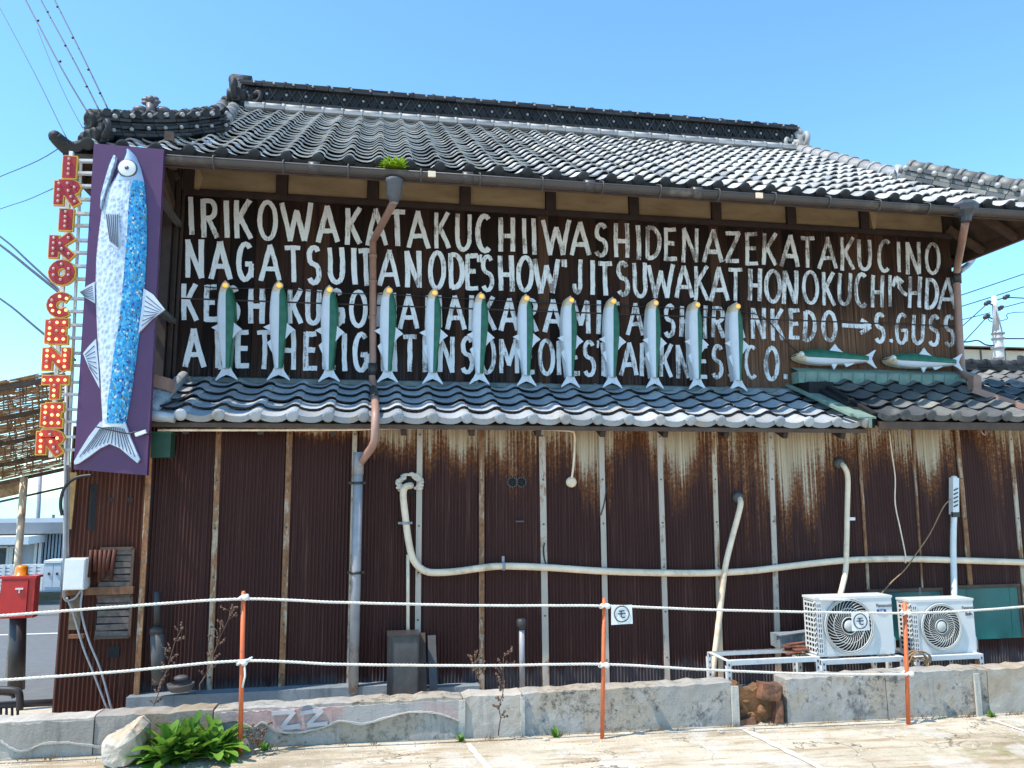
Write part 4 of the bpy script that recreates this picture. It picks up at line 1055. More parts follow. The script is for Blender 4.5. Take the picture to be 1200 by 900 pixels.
for pts, nm, (a, b, c_, d) in fins:
    m = MB(); flat(m, pts, .003, .028); f_ = m.build(nm, M['fin'], sg); m = MB()
    for i in range(7):
        t = (i+.5)/7; A = sp(lerp(a[0], b[0], t), lerp(a[1], b[1], t)); B = sp(lerp(c_[0], d[0], t), lerp(c_[1], d[1], t))
        A = A.lerp(B, .15); ribbon(m, [(A.x, A.z), ((A.x+B.x)/2, (A.z+B.z)/2), (B.x, B.z)], .006, SY-.031, 0, .2, thick=.004)
    m.build('fin_rays', M['finline'], f_)
m = MB(); flat(m, [(88,752),(120,760),(152,752),(166,792),(182,830),(191,850),(185,860),(166,845),(140,822),(112,810),(86,822),(55,845),(30,862),(20,864),(19,856),(32,832),(58,790)], .003, .034)
tl = m.build('tail_fin', M['fin'], sg); m = MB()
for i in range(15):
    t = (i+.5)/15
    A = sp(lerp(93, 148, t), 762); e = t*2-1
    B = sp(lerp(26, 186, t), 852-42*(1-abs(e)**1.4)); A = A.lerp(B, .1); B = A.lerp(B, .95)
    ribbon(m, [(A.x, A.z), ((A.x+B.x)/2, (A.z+B.z)/2), (B.x, B.z)], .006, SY-.037, 0, .2, thick=.004)
m.build('fin_rays', M['finline'], tl)
m = MB(); bulge_strip(m, 748, 766, lambda t: 90, lambda t: 151, [(0, 90)], [(0, 151)], .05, sp, 4); m.build('tail_joint', M['pearl'], sg)
m = MB(); flat(m, [(106,212),(140,211),(143,260),(141,303),(133,303),(118,290),(110,250)], .05, .082); pf = m.build('pectoral_fin', M['fin'], sg); m = MB()
for i in range(6):
    a = sp(lerp(109, 138, i/5), 214); b = sp(lerp(119, 139, i/5), lerp(284, 300, i/5)); ribbon(m, [(a.x, a.z), ((a.x+b.x)/2, (a.z+b.z)/2), (b.x, b.z)], .008, SY-.085, 0, .2, thick=.004)
m.build('fin_rays', M['finline'], pf)

# ================================================================== vertical sign with bulbs: I R I K O C E N T E R
ms = thing('bulb_letter_sign', 'vertical sign of red letters with yellow rims and light bulbs reading IRIKO CENTER', 'sign', (-2.62, SY, 2.2))
BL = {
 'I': [[(.5,0),(.5,1)]], 'R': [[(.15,0),(.15,1)], [(.15,.9)]+arc(.5,.73,.33,.17,90,-90,6)+[(.15,.56)], [(.5,.52),(.86,.0)]],
 'K': [[(.15,0),(.15,1)], [(.85,1),(.2,.5)], [(.3,.55),(.87,0)]],
 'O': ['c', arc(.5,.5,.33,.38,90,450,16)], 'C': [arc(.52,.5,.35,.38,48,312,12)],
 'E': [[(.16,0),(.16,1)], [(.16,.88),(.95,.88)], [(.16,.5),(.85,.5)], [(.16,.12),(.95,.12)]],
 'N': [[(.14,0),(.14,1)], [(.14,.95),(.86,.05)], [(.86,0),(.86,1)]], 'T': [[(.5,0),(.5,1)], [(0,.88),(1,.88)]],
}
BB = {'I': [(.5,.12),(.5,.37),(.5,.62),(.5,.87)], 'R': [(.15,.08),(.15,.32),(.15,.6),(.15,.9),(.5,.9),(.8,.72),(.55,.55),(.68,.28),(.84,.06)],
 'K': [(.15,.1),(.15,.37),(.15,.64),(.15,.9),(.42,.62),(.75,.9),(.5,.36),(.8,.1)], 'O': [(.2,.65),(.2,.35),(.5,.13),(.8,.35),(.8,.65),(.5,.87)],
 'C': [(.78,.78),(.5,.88),(.2,.7),(.17,.45),(.25,.2),(.52,.12),(.78,.22)], 'E': [(.16,.1),(.16,.36),(.16,.63),(.16,.9),(.5,.9),(.84,.9),(.5,.5),(.8,.5),(.5,.1),(.84,.1)],
 'N': [(.14,.1),(.14,.37),(.14,.63),(.14,.9),(.4,.62),(.62,.36),(.86,.1),(.86,.4),(.86,.66),(.86,.92)], 'T': [(.06,.88),(.35,.88),(.65,.88),(.94,.88),(.5,.62),(.5,.37),(.5,.1)]}
SEQ = [('I',81,183,208,13),('R',79,212,239,30),('I',77,245,269,14),('K',73,276,301,30),('O',72,306,332,31),('C',70,344,370,31),('E',67,375,401,26),('N',66,408,433,31),('T',64,442,467,30),('E',61.5,474,499,25),('R',58.5,506,532,31)]
mb_ = MB(); mb_.ball((0, 0, 0), .019, 1, .8, 1, 8)
bulb_me = {}
for i, (ch, cx, ty, by, wpx) in enumerate(SEQ):
    yy = SY-.02
    P0 = lambda u, v: at(cx+(u-.5)*wpx+ (.5-v)*-1.5, lerp(by, ty, v), yy)
    sw = .066 if ch != 'I' else .10
    def strokes(w, y, th, ext):
        m = MB(); closed = False; yk = y
        for st in BL[ch]:
            if st == 'c': closed = True; continue
            P = [P0(u, v) for u, v in st]; P = [Vector((p.x, p.z)) for p in P]
            if closed: P = P[:-1]
            elif ext:
                d = (P[0]-P[1]).normalized(); P[0] = P[0]+d*ext; d = (P[-1]-P[-2]).normalized(); P[-1] = P[-1]+d*ext
            ribbon(m, P, w, yk, 0, 0, closed, th); yk -= .0009
        return m
    lt = strokes(sw, yy, .03, 0).build('letter', M['letter_red' if i < 6 else 'letter_orange'], ms)
    lt['label'] = 'red letter %s with %s bulbs' % (ch, 'unlit' if i < 5 else 'lit')
    strokes(sw+.018, yy+.008, .032, .009).build('letter_rim', M['letter_rim'], lt)
    on = i >= 5
    for (u, v) in BB[ch]:
        p = P0(u*.94+.03, v*.94+.03); r_ = MB(); r_.ball((p.x, yy-.012, p.z), .0125, 1, .8, 1, 8)
        lit = on and random.random() < .86
        r_.build('bulb', M['bulb_on' if lit else 'bulb_off'], lt)
m = MB()
top = at(83, 178, SY+.12); bot = at(59, 536, SY+.12); m.bar((at(84, 178, SY+.12)), at(60, 536, SY+.12), .035, .03)
m.bar(at(95, 190, SY+.14), at(80, 545, SY+.14), .02, .02); m.build('upright_rail', M['white_paint'], ms)
for i, (ch, cx, ty, by, wpx) in enumerate(SEQ):
    for f_ in (.22, .8):
        py = lerp(ty, by, f_); k_ = (py-168)/382; ex = lerp(110, 86, k_)+6
        m = MB(); m.bar(at(cx+2, py, SY+.095), at(ex, py+.6, SY+.095), .045, .022); m.build('bracket_arm', M['white_paint'], ms)

# ================================================================== small fish: twelve upright and two lying
FY = -.125
def fishcurve(t):                # t 0 nose .. 1 tail joint : half outline relative to 1 m length (left, right, split)
    L_ = [(0,-.005),(.02,-.035),(.06,-.052),(.12,-.066),(.25,-.078),(.4,-.083),(.55,-.078),(.7,-.068),(.85,-.052),(1,-.036)]
    R2 = [(0,.005),(.02,.022),(.06,.038),(.12,.056),(.22,.074),(.4,.080),(.55,.072),(.7,.058),(.85,.044),(1,.036)]
    S_ = [(0,.005),(.06,.036),(.1,.012),(.16,.004),(.4,.004),(.7,.002),(1,0)]
    return itp(L_, t), itp(R2, t), itp(S_, t)
FLN = .90                        # nose to tail joint
def fish_strip(mb, t0, t1, fl, fr, n=22, k=8, d=.045):
    vs = []
    for i in range(n+1):
        t = lerp(t0, t1, i/n); l, r, s_ = fishcurve(t); a, b = fl(l, r, s_), fr(l, r, s_)
        for j in range(k+1):
            x = lerp(a, b, j/k); q = max(0, 1-((x-(l+r)/2)/((r-l)/2+1e-5))**2); vs.append((x, -d*math.sqrt(q), -t*FLN))
    mb.add(vs, [(i*(k+1)+j, (i+1)*(k+1)+j, (i+1)*(k+1)+j+1, i*(k+1)+j+1) for i in range(n) for j in range(k)], smooth=True)
    for side in (0, k):
        ring = []
        for i in range(n+1):
            v = Vector(vs[i*(k+1)+side]); ring += [v, (v.x, .10, v.z)]
        mb.add(ring, [(2*i, 2*i+2, 2*i+3, 2*i+1) if side else (2*i, 2*i+1, 2*i+3, 2*i+2) for i in range(n)])
def make_fish(lit, sh=0):
    t = thing('fish_sculpture', 'x', 'fish sculpture', (0, 0, 0))
    m = MB(); fish_strip(m, .13, 1, lambda l, r, s_: l, lambda l, r, s_: s_+sh); bo = m.build('belly', M['fishwhite'], t)
    m = MB(); fish_strip(m, .075, 1, lambda l, r, s_: s_+sh, lambda l, r, s_: r, d=.046); m.build('green_back', M['fishgreen'], t)
    m = MB(); fish_strip(m, 0, .13, lambda l, r, s_: l, lambda l, r, s_: s_, 10, d=.0455); hd = m.build('head', M['fishhead'], t)
    m = MB(); m.lathe((.004, -.040, -.052), (0, -1, 0), [(.036, 0), (.036, .008), (.028, .012), (.001, .012)], 18); ey = m.build('eye_ring', M['fishhead'], t)
    m = MB(); m.ball((.004, -.060, -.052), .024, 1, .75, 1, 12); m.build('eye_bulb', M['bulb_warm'] if lit else M['pearl'], ey)
    def fin(nm, pts):
        m = MB(); m.prism(pts, -.010, .008); m.build(nm, M['fishwhite'], t)
    fin('tail', [(-.038,-.885),(.038,-.885),(.055,-.93),(.10,-1.005),(.098,-1.02),(.05,-.985),(.0,-.962),(-.05,-.985),(-.098,-1.02),(-.10,-1.005),(-.055,-.93)])
    fin('pectoral_fin', [(-.07,-.44),(-.135,-.475),(-.07,-.52)])
    fin('dorsal_fin', [(.06,-.42),(.145,-.50),(.10,-.535),(.055,-.60)])
    fin('anal_fin', [(-.068,-.60),(-.10,-.635),(-.075,-.70),(-.045,-.76)])
    return t
pos = [(265,330,265,446),(327,330,326,446),(386.5,335,386,448),(455.5,336,455,449),(508.5,339,508,450.5),(563.5,343,563,451),(616,345.5,616,453),(667.5,347.5,668.5,454.5),(717,349,717.5,455),(766,351,767,455.5),(814.5,353,817.5,457),(861.5,355,864,458.5)]
FL = ['upright white and green fish over painted KES, nearest the purple signboard',
 'upright white and green fish between the painted letters H and KU',
 'upright white and green fish just left of the brown downpipe, over painted UG',
 'upright white and green fish immediately right of the brown downpipe',
 'upright white and green fish under painted NO, second one right of the brown downpipe',
 'upright white and green fish hanging under the opening quote mark of the word SHOW',
 'upright white and green fish hanging under the painted O of the word SHOW',
 'upright white and green fish just under the painted letter J of JITSU',
 'upright white and green fish hanging under the painted TS of JITSU',
 'upright white and green fish between painted A and S, over the R of DARKNESS',
 'upright white and green fish covering the E of DARKNESS, second from the painted CO',
 'upright white and green fish touching the painted CO at the end of the last line']
proto = make_fish(True)
for i, (xt, yt, xb, yb) in enumerate(pos):
    o = proto if i == 0 else copy_tree(proto)
    A = at(xt, yt, FY); B = at(xb, yb, FY); o.location = A
    L_ = (A-B).length/1.02; o.scale = (L_*random.uniform(1.02, 1.12), random.uniform(.85, 1.1), L_)
    d = B-A; o.rotation_euler = (0, math.atan2(-d.x, -d.z)+random.uniform(-.012, .012), random.uniform(-.09, .09))
    o['label'] = FL[i]; o['group'] = 'fish sculptures mounted on the boarded wall'; ORG[o.name] = o.location.copy()
pf_ = make_fish(False, -.022)
for i, (xn, yn, xt, yt, lb) in enumerate(((932, 416.5, 1026.5, 421, 'lying white and green fish over the green ledge, below the painted straight arrow'), (1039.5, 420.5, 1128, 425, 'lying white and green fish below the painted GUSS, its tail at the corner downpipe'))):
    o = pf_ if i == 0 else copy_tree(pf_)
    y = FY-.02; A = at(xn, yn, y); B = at(xt, yt, y); L_ = (A-B).length/1.02
    o.location = A; o.scale = (L_*1.08, 1, L_)
    d = B-A; o.rotation_euler = (0, math.atan2(-d.x, -d.z), 0); o['label'] = lb; o['group'] = 'fish sculptures mounted on the boarded wall'
m = MB(); P = [at(px, py, -.045) for px, py in ((240,336),(265,338),(327,338),(386,343),(455,345),(508,348),(563,351),(616,354),(668,356),(717,358),(766,360),(815,362),(862,364),(895,372),(914,392),(934,412),(950,418))]
m.tube(smooth_path(P, 3), .006, 5)
tag(m.build('cable', M['wire'], None, P[0]), 'thin black cable strung behind the heads of the upright fish', 'cable')

# ================================================================== pipes and cables on the lower wall
def pipe_thing(name, label, cat, pts, r, mat, y=WY-.07, k=5, n=10, group=None):
    P = [at(p[0], p[1], p[2] if len(p) > 2 else y) for p in pts]
    root = thing(name, label, cat, P[0], group); m = MB(); m.tube(smooth_path(P, k) if k else P, r, n); m.build('pipe' if 'pipe' in name or 'hose' in name else 'cable_run', M[mat], root)
    return root
def clip_on(root, px, py, y=WY-.07, w=.13, horiz=True):
    c = at(px, py, y); m = MB()
    if horiz: m.lathe(c-Vector((0, 0, .012)), (0, 0, 1), [(.040, 0), (.040, .024)], 10); m.bar(c+Vector((-w/2, .03, 0)), c+Vector((w/2, .03, 0)), .03, .02); m.box((c.x-w/2, c.y+.02, c.z-.01), (c.x-w/2+.02, WY-.007, c.z+.01))
    else: m.lathe(c-Vector((.012, 0, 0)), (1, 0, 0), [(.042, 0), (.042, .024)], 10); m.bar(c+Vector((0, .02, .0)), c+Vector((0, .02, .09)), .024, .02)
    m.build('pipe_clip', M['grey_pipe'], root)
r = pipe_thing('insulated_pipe', 'long cream insulated pipe dropping from a foam-filled hole and running along the wall', 'pipe',
    [(482,569,WY-.0),(475,571),(472.5,580),(475,605),(479,635),(485,657),(498,669),(515,671),(540,669),(565,665.5),(590,663.5),(640,665),(710,669.5),(780,671.5),(830,671.5),(880,669),(930,663),(980,657.5),(1020,655.5),(1060,655),(1120,656.5),(1200,659),(1300,662),(1500,668)], .032, 'cream', n=12)
clip_on(r, 475, 613); clip_on(r, 590, 663.5, horiz=False)
pipe_thing('drain_pipe', 'thin straight cream drain pipe falling from the insulated pipe bend to the footing', 'pipe', [(478,650),(478,700),(478.5,816)], .015, 'cream', k=0)
def hose(label, pts, r_, mat, sleeve=True, **k):
    root = pipe_thing('hose_pipe', label, 'hose', pts, r_, mat, **k)
    if sleeve:
        c = at(pts[0][0], pts[0][1], WY-.05); m = MB(); m.lathe((c.x, WY-.008, c.z), (0, -1, 0), [(.055, 0), (.06, .02), (.045, .05), (.02, .055)], 12); m.build('wall_sleeve', M['oldgrey'], root)
    return root
hose('pale hose slanting down to the low wall, left of the empty steel stand', [(866,583,WY-.02),(868,590,WY-.1),(864.5,606,WY-.1),(857,634,WY-.1),(850,664,WY-.11),(846,695,WY-.12),(841,740,WY-.13),(834,797,WY-.16)], .028, 'cream')
hh = hose('pale hose dropping from the rusty eave to the left air conditioner', [(985,543,WY-.02),(990,548,WY-.1),(993.5,560,WY-.1),(993,590,WY-.1),(992,640,WY-.1),(991,668,WY-.11),(987,688,WY-.2),(983,703,WY-.35)], .026, 'cream')
c = at(997, 608, WY-.1); m = MB(); m.bar(c+Vector((-.03, 0, 0)), c+Vector((.04, 0, 0)), .03, .03); m.build('pipe_clip', M['white_paint'], hh)
hw = hose('white wrapped hose with a capped top dropping to the right air conditioner', [(1118,603,WY-.1),(1117,640,WY-.1),(1118,690,WY-.12),(1116.5,715,WY-.3)], .03, 'white_paint', False)
c0 = at(1118, 560, WY-.1); c1 = at(1118, 603, WY-.1); m = MB(); m.bar(c0, c1, .07, .06, Vector((0, 1, 0))); m.ball(c0, .035, 1, .9, .7); m.build('pipe_cover', M['white_paint'], hw)
m = MB()
for i in range(5): p = c0.lerp(c1, .32+i*.11)+Vector((0, -.033, 0)); m.bar(p+Vector((-.03, 0, -.01)), p+Vector((.02, 0, .012)), .012, .006, Vector((0, 1, 0)))
m.bar(c1+Vector((-.04, -.02, 0)), c1+Vector((.04, -.02, 0)), .025, .05); m.build('cover_slot', M['dark_pipe'], hw)
pipe_thing('eave_conduit', 'thin cream conduit under the lower eave ending in a round cap on the wall', 'conduit', [(185,504,-1.0),(300,504,-1.0),(412,503.5,-1.0),(450,502,-.95),(560,502,-.95),(640,503.5,-.95),(668,505,-.88),(673,509,-.8),(673.5,520),(672,545),(670,560)], .011, 'cream', k=3)
c = at(669.5, 565, WY-.03); m = MB(); m.lathe((c.x, WY-.006, c.z), (0, -1, 0), [(.05, 0), (.052, .03), (.03, .045), (.001, .048)], 14)
tag(m.build('round_vent_cap', M['cream'], None, c), 'round cream vent cap on the wall at the foot of the eave conduit', 'vent cap')
def cable(label, pts, r_=.006, mat='wire', y=WY-.03, k=5, name='cable'):
    P = [at(p[0], p[1], p[2] if len(p) > 2 else y) for p in pts]; m = MB(); m.tube(smooth_path(P, k) if k else P, r_, 6)
    return tag(m.build(name, M[mat], None, P[0]), label, 'cable')
cable('thin tan cable hanging from the annex eave to the insulated pipe', [(1042,505),(1045,530),(1049,560),(1049,590),(1055,620),(1061,650),(1061,660)], .007, 'cream', WY-.12)
cable('thin dark cable slanting from the capped hose down behind the left air conditioner', [(1114,585),(1105,595),(1090,625),(1073,650),(1060,668),(1045,682),(1030,699)], .006, 'dry', WY-.13)
cable('short black cable looping off the pale batten between the two round openings', [(638,636),(637,644),(638,655),(641,664)], .007)
cable('thin grey cable hanging beside the batten right of the eave conduit cap', [(711,570),(708,590),(704,604)], .006)
c = at(609, 611, WY-.02); m = MB(); m.bar(c+Vector((-.04, 0, 0)), c+Vector((.04, 0, 0)), .03, .015); tag(m.build('tin_tag', M['oldgrey'], None, c), 'small pale metal tag fixed to the wall under the twin round openings', 'tag')
# standing pipe with a dark cap
A = at(611.5, 738, WY-.18); B = at(612, 806, WY-.18); rt = thing('stand_pipe', 'short grey standing pipe with a dark cap near the wall foot', 'pipe', B)
m = MB(); m.tube([A, B], .026, 10); m.build('pipe', M['grey_pipe'], rt); A2 = at(611, 729, WY-.18); m = MB(); m.lathe(A2, (0, 0, -1), [(.03, -.03), (.045, -.02), (.045, .03), (.034, .06)], 12); m.build('cap', M['dark_pipe'], rt)
# old grey box and boards leaning at the wall
def fr(px0, py0, px1, py1, y): a = at(px0, py0, y); b = at(px1, py1, y); return a.x, b.x, b.z, a.z
x0, x1, z0, z1 = fr(455, 746, 490, 798, -1.05); rt = thing('metal_box', 'old dark grey metal box standing at the wall foot behind the thin drain pipe', 'box', (x0, -1.05, z0))
m = MB(); m.box((x0, -1.05, z0-.1), (x1, -.83, z1)); m.build('box_body', M['oldgrey'], rt); m = MB(); m.box((x0-.008, -1.06, z1), (x1+.008, -.825, z1+.012)); m.box((x0-.006, -1.058, z0-.1), (x0+.006, -1.0505, z1)); m.box((x1-.008, -1.058, z0-.1), (x1+.004, -1.0505, z1)); m.build('lid', M['dark_pipe'], rt)
m = MB(); m.box((x0+.02, -1.055, z0-.1), (x0+.035, -1.0505, z1-.02)); m.build('front_seam', M['dark_pipe'], rt)
for i, (a, b, c_, l_, mt) in enumerate(((490, 500, 745, 'narrow grey-brown board leaning on the wall against the metal box', 'midwood'), (503, 512, 748, 'grey leaning board, outer one beside the metal box', 'oldgrey'))):
    x0, x1, z0, z1 = fr(a, c_, b, 797, -.95); m = MB(); m.bar((x0+.04, -1.0, z0-.12), (x0+.03, -.82, z1), x1-x0, .025, Vector((0, 1, 0))); tag(m.build('plank', M[mt], None, (x0, -.95, z0)), l_, 'plank', 'boards leaning by the metal box')
# vent pipe stub and basin at the left wall foot
A = at(184, 738, WY-.2); B = at(186, 801, WY-.2); rt = thing('vent_pipe', 'grey vent pipe with dark open top standing at the wall foot', 'pipe', B)
m = MB(); m.tube([A, B], .055, 12); m.build('pipe', M['oldgrey'], rt); m = MB(); m.tube([at(184.5, 693, WY-.2), A], .028, 10); m.lathe(A, (0, 0, 1), [(.06, -.03), (.06, .01), (.03, .03)], 12); m.build('top_spout', M['dark_pipe'], rt)
c = at(212, 802, -.95); m = MB(); m.lathe(c+Vector((0, 0, -.05)), (0, 0, 1), [(.08, 0), (.10, .03), (.11, .06), (.095, .06), (.07, .04)], 16); m.ball(c+Vector((0, 0, .05)), .05, 1.2, 1, .5); tag(m.build('basin', M['oldgrey'], None, c), 'dented grey basin lying on the footing beside the vent pipe', 'basin')
# meter box with cables
x0, x1, z0, z1 = fr(73, 655, 98, 691, WY-.2); rt = thing('meter_box', 'white electric meter box on the rusty wall below the purple signboard', 'meter box', (x0, WY-.2, z0))
m = MB(); m.box((x0+.02, WY-.2, z0), (x1, WY-.06, z1)); m.build('case', M['white_paint'], rt); m = MB(); m.box((x0+.03, WY-.212, z0+.01), (x1-.006, WY-.2, z1-.008)); m.build('cover', M['white_paint'], rt)
m = MB(); m.tube([at(78, 440, WY-.15), at(77, 560, WY-.15), at(76, 640, WY-.15), at(75, 700, WY-.15)], .016, 8); m.tube([at(82, 450, WY-.13), at(80, 560, WY-.13), at(79, 655, WY-.13)], .012, 8); tag(m.build('conduit', M['grey_pipe'], None, at(75, 700, WY-.15)), 'pair of thin grey conduits running up the outer corner behind the letter sign', 'conduit')
cable('grey cable looping from the meter box down the rusty wall to the low wall', [(74,698),(78,704),(88,701),(96,692),(95,715),(104,750),(118,785),(131,832)], .009, 'grey_pipe', WY-.13)
cable('pale grey cable hanging down the rusty wall, left one under the meter box', [(78,700),(86,720),(98,760),(110,790),(126,832)], .009, 'grey_pipe', WY-.12)
cable('thick black cable curving round the corner below the purple signboard', [(108,557),(92,559),(80,566),(73,578),(71,592),(73,604)], .014, 'wire', WY-.16)
cable('black cable trailing over the lower roof end beside the signboard', [(172,470,-1.0),(186,476,-1.0),(205,470,-.8),(222,462,-.5),(238,449,-.1),(250,441,-.05)], .012, 'wire')
cable('thin black cable across the tail of the big fish with a white plug', [(112,500,SY-.07),(130,504,SY-.07),(150,508,SY-.07),(160,506,SY-.07),(172,509,SY-.06),(180,506,SY+.05)], .006, 'wire')
c = at(165, 508, SY-.08); m = MB(); m.bar(c+Vector((-.04, 0, -.012)), c+Vector((.04, 0, .018)), .03, .03); tag(m.build('cable_plug', M['white_paint'], None, c), 'small white plug on the cable over the fish tail of the purple signboard', 'plug')
# junk at the end of the lower roof: lamp in a plastic bag, green box under the eave
c = at(190, 458, -.75); rt = thing('floodlight', 'old brown floodlight wrapped in clear plastic on the end of the lower roof', 'lamp', c)
m = MB(); m.cbox(c+Vector((-.02, 0, .07)), (.2, .2, .11), Matrix.Rotation(.25, 3, 'Y')); m.cbox(c+Vector((.03, .02, -.04)), (.06, .08, .26), Matrix.Rotation(-.2, 3, 'Y')); m.build('lamp_housing', M['brown_pipe'], rt)
m = MB(); m.ball(c+Vector((-.02, -.03, -.08)), .11, 1, .8, 1.1, 9); m.build('plastic_wrap', simple('clear_plastic', (.26,.32,.36), .2, var=.4, sc=20, bump=.8), rt)
x0, x1, z0, z1 = fr(178, 508, 199, 536, -.95); rt = thing('junction_box', 'dark green junction box under the left end of the lower eave', 'junction box', (x0, -.95, z0))
m = MB(); m.box((x0, -.95, z0), (x1, -.8, z1)); m.build('case', simple('dark_green_paint', (.02,.07,.045), .5, var=.2), rt); m = MB(); m.box((x0-.01, -.96, z1), (x1+.01, -.79, z1+.015)); m.build('lid', M['fishgreen'], rt)

# ================================================================== posts, ropes and notices
PY = -2.02
for i, (xb, yb, xt, yt, lb) in enumerate(((281.5, 880, 284.5, 695, 'rusty orange metal post with both ropes knotted round it, beside the leafy weed'), (705.5, 861, 709.5, 703, 'orange metal post in the middle, just left of a round-marked white notice'), (1064, 842, 1061.5, 707, 'orange metal post in front of the gap between the two air conditioners'))):
    A = at(xb, yb, PY); B = at(xt, yt, PY); A.z = terr(A.x, PY)-.02; B.x = A.x+(B.x-A.x)*.8
    rt = thing('rope_post', lb, 'post', A, 'orange posts carrying the rope'); m = MB(); m.tube([A, B], .0165, 10); m.ball(B, .0165, n=8); m.build('pole', M['orange'], rt)
    for py in ((700, 776) if i == 0 else (710, 779) if i == 1 else (718, 789)):
        t = (B.z-at(xb, py, PY).z)/(B.z-A.z); c = B.lerp(A, t); m = MB()
        m.tube([c+Vector((.03*math.cos(a), .03*math.sin(a), .012*math.sin(a*1.5))) for a in [k_*.7 for k_ in range(10)]], .012, 7); m.ball(c+Vector((.02, -.03, 0)), .024, 1.1, .8, .9, 7)
        m.build('rope_knot', M['white_paint'], rt)
    if i < 1:
        c = at(283, 776, PY-.03); m = MB(); m.tube([c, c+Vector((.05, -.01, .02)), c+Vector((.075, -.02, .035))], .008, 6); m.tube([c+Vector((.02, 0, 0)), c+Vector((.03, -.01, -.09)), c+Vector((.015, -.01, -.17))], .007, 6); m.build('rope_end', M['white_paint'], rt)
rope_mat = simple('white_rope', (.66,.63,.57), .85, var=.15, sc=30, bump=.5)
def rope(label, pts, r_=.0088):
    P = smooth_path([at(px, py, PY-.022) for px, py in pts], 14); m = MB()
    L_ = [0]
    for a, b in zip(P, P[1:]): L_.append(L_[-1]+(b-a).length)
    step = .006; Q = []
    tot = L_[-1]; n = int(tot/.0125); j = 0
    for i in range(n+1):
        s_ = tot*i/n
        while j < len(L_)-2 and L_[j+1] < s_: j += 1
        Q.append(P[j].lerp(P[j+1], (s_-L_[j])/max(1e-9, L_[j+1]-L_[j])))
    for st in range(3):
        pts3 = []
        for i, q in enumerate(Q):
            d = (Q[min(i+1, n)]-Q[max(i-1, 0)]).normalized(); u = d.cross(Vector((0, 0, 1))).normalized(); w = d.cross(u)
            a = i*.0125/.085*2*math.pi+st*2*math.pi/3; pts3.append(q+(u*math.cos(a)+w*math.sin(a))*r_*.62)
        m.tube(pts3, r_*.62, 5, False)
    return tag(m.build('rope', rope_mat, None, Q[0]), label, 'rope')
rope('upper white twisted rope strung between the orange posts', [(-500,770),(-160,733),(0,721.5),(140,711),(283,702),(400,706),(560,709.5),(706,710),(830,714.5),(960,717.5),(1063,718.5),(1130,716),(1200,711),(1330,700),(1700,690)])
rope('lower white twisted rope strung between the orange posts', [(-500,830),(-160,806),(0,797),(140,787),(283,774.5),(400,778.5),(560,780),(706,778.5),(830,785),(960,790),(1063,790.5)])
def katakana_mo(mb, c, s, y):
    X = lambda u, v: (c.x+u*s, c.z+v*s)
    for k_, st in enumerate(([(-.28,.30),(.0,.31),(.30,.33)], [(-.40,.02),(0,.03),(.42,.06)], [(-.06,.31),(-.06,.1),(-.06,-.2),(.0,-.33),(.15,-.37),(.36,-.33)])):
        ribbon(mb, [X(*p) for p in st], .11*s, y-.0006*k_, 0, .05, thick=.003)
    ribbon(mb, [X(.82*math.cos(a), .82*math.sin(a)) for a in [2*math.pi*i/28 for i in range(28)]], .10*s, y-.002, 0, .03, True, .003)
for (a, b, c_, d, cx, cy, lb, nm) in ((716, 709.5, 741.5, 731.5, 728.5, 719.5, 'white notice with circled black character hung on the rope beside the middle post', 0), (997.5, 718, 1019.5, 739, 1008, 728, 'white notice with circled black character hanging in front of a fan grille', 1)):
    y = PY-.045; x0, x1, z0, z1 = fr(a, b, c_, d, y); rt = thing('notice', lb, 'notice', ((x0+x1)/2, y, z0), 'white notices on the rope')
    m = MB(); m.prism([(x0, z0), (x1, z0+.004), (x1-.003, z1), (x0+.003, z1-.003)], y, y+.004); m.build('board', simple('white_card', (.74,.74,.73), .5, var=.05), rt)
    m = MB(); katakana_mo(m, at(cx, cy, y), .072, y-.004); m.build('printed_mark', M['dark_pipe'], rt)

# ================================================================== air conditioners and their stands
def text_mesh(name, body, size, mat, parent, loc, bold=.0):
    cu = bpy.data.curves.new(name, 'FONT'); cu.body = body; cu.size = size; cu.align_x = 'CENTER'; cu.align_y = 'CENTER'; cu.extrude = .001; cu.offset = bold
    o = bpy.data.objects.new(name, cu); COL.objects.link(o); bpy.context.view_layer.update()
    me = bpy.data.meshes.new_from_object(o.evaluated_get(bpy.context.evaluated_depsgraph_get()))
    bpy.data.objects.remove(o); bpy.data.curves.remove(cu)
    me.transform(Matrix.Translation(Vector(loc)-ORG[parent.name if parent.parent is None else parent.parent.name]) @ Matrix.Rotation(R_(90), 4, 'X'))
    me.materials.clear(); me.materials.append(mat); q = bpy.data.objects.new(name, me); COL.objects.link(q); q.parent = parent; return q
acw = simple('ac_casing', (.62,.62,.60), .4, var=.05, sc=3); acg = simple('ac_grille', (.50,.49,.45), .4, var=.08); acd = simple('fan_shadow', (.025,.024,.022), .7, var=.2); badge = simple('blue_badge', (.02,.05,.25), .4, var=.1); inkm = simple('grey_ink', (.07,.075,.09), .5, var=.1)
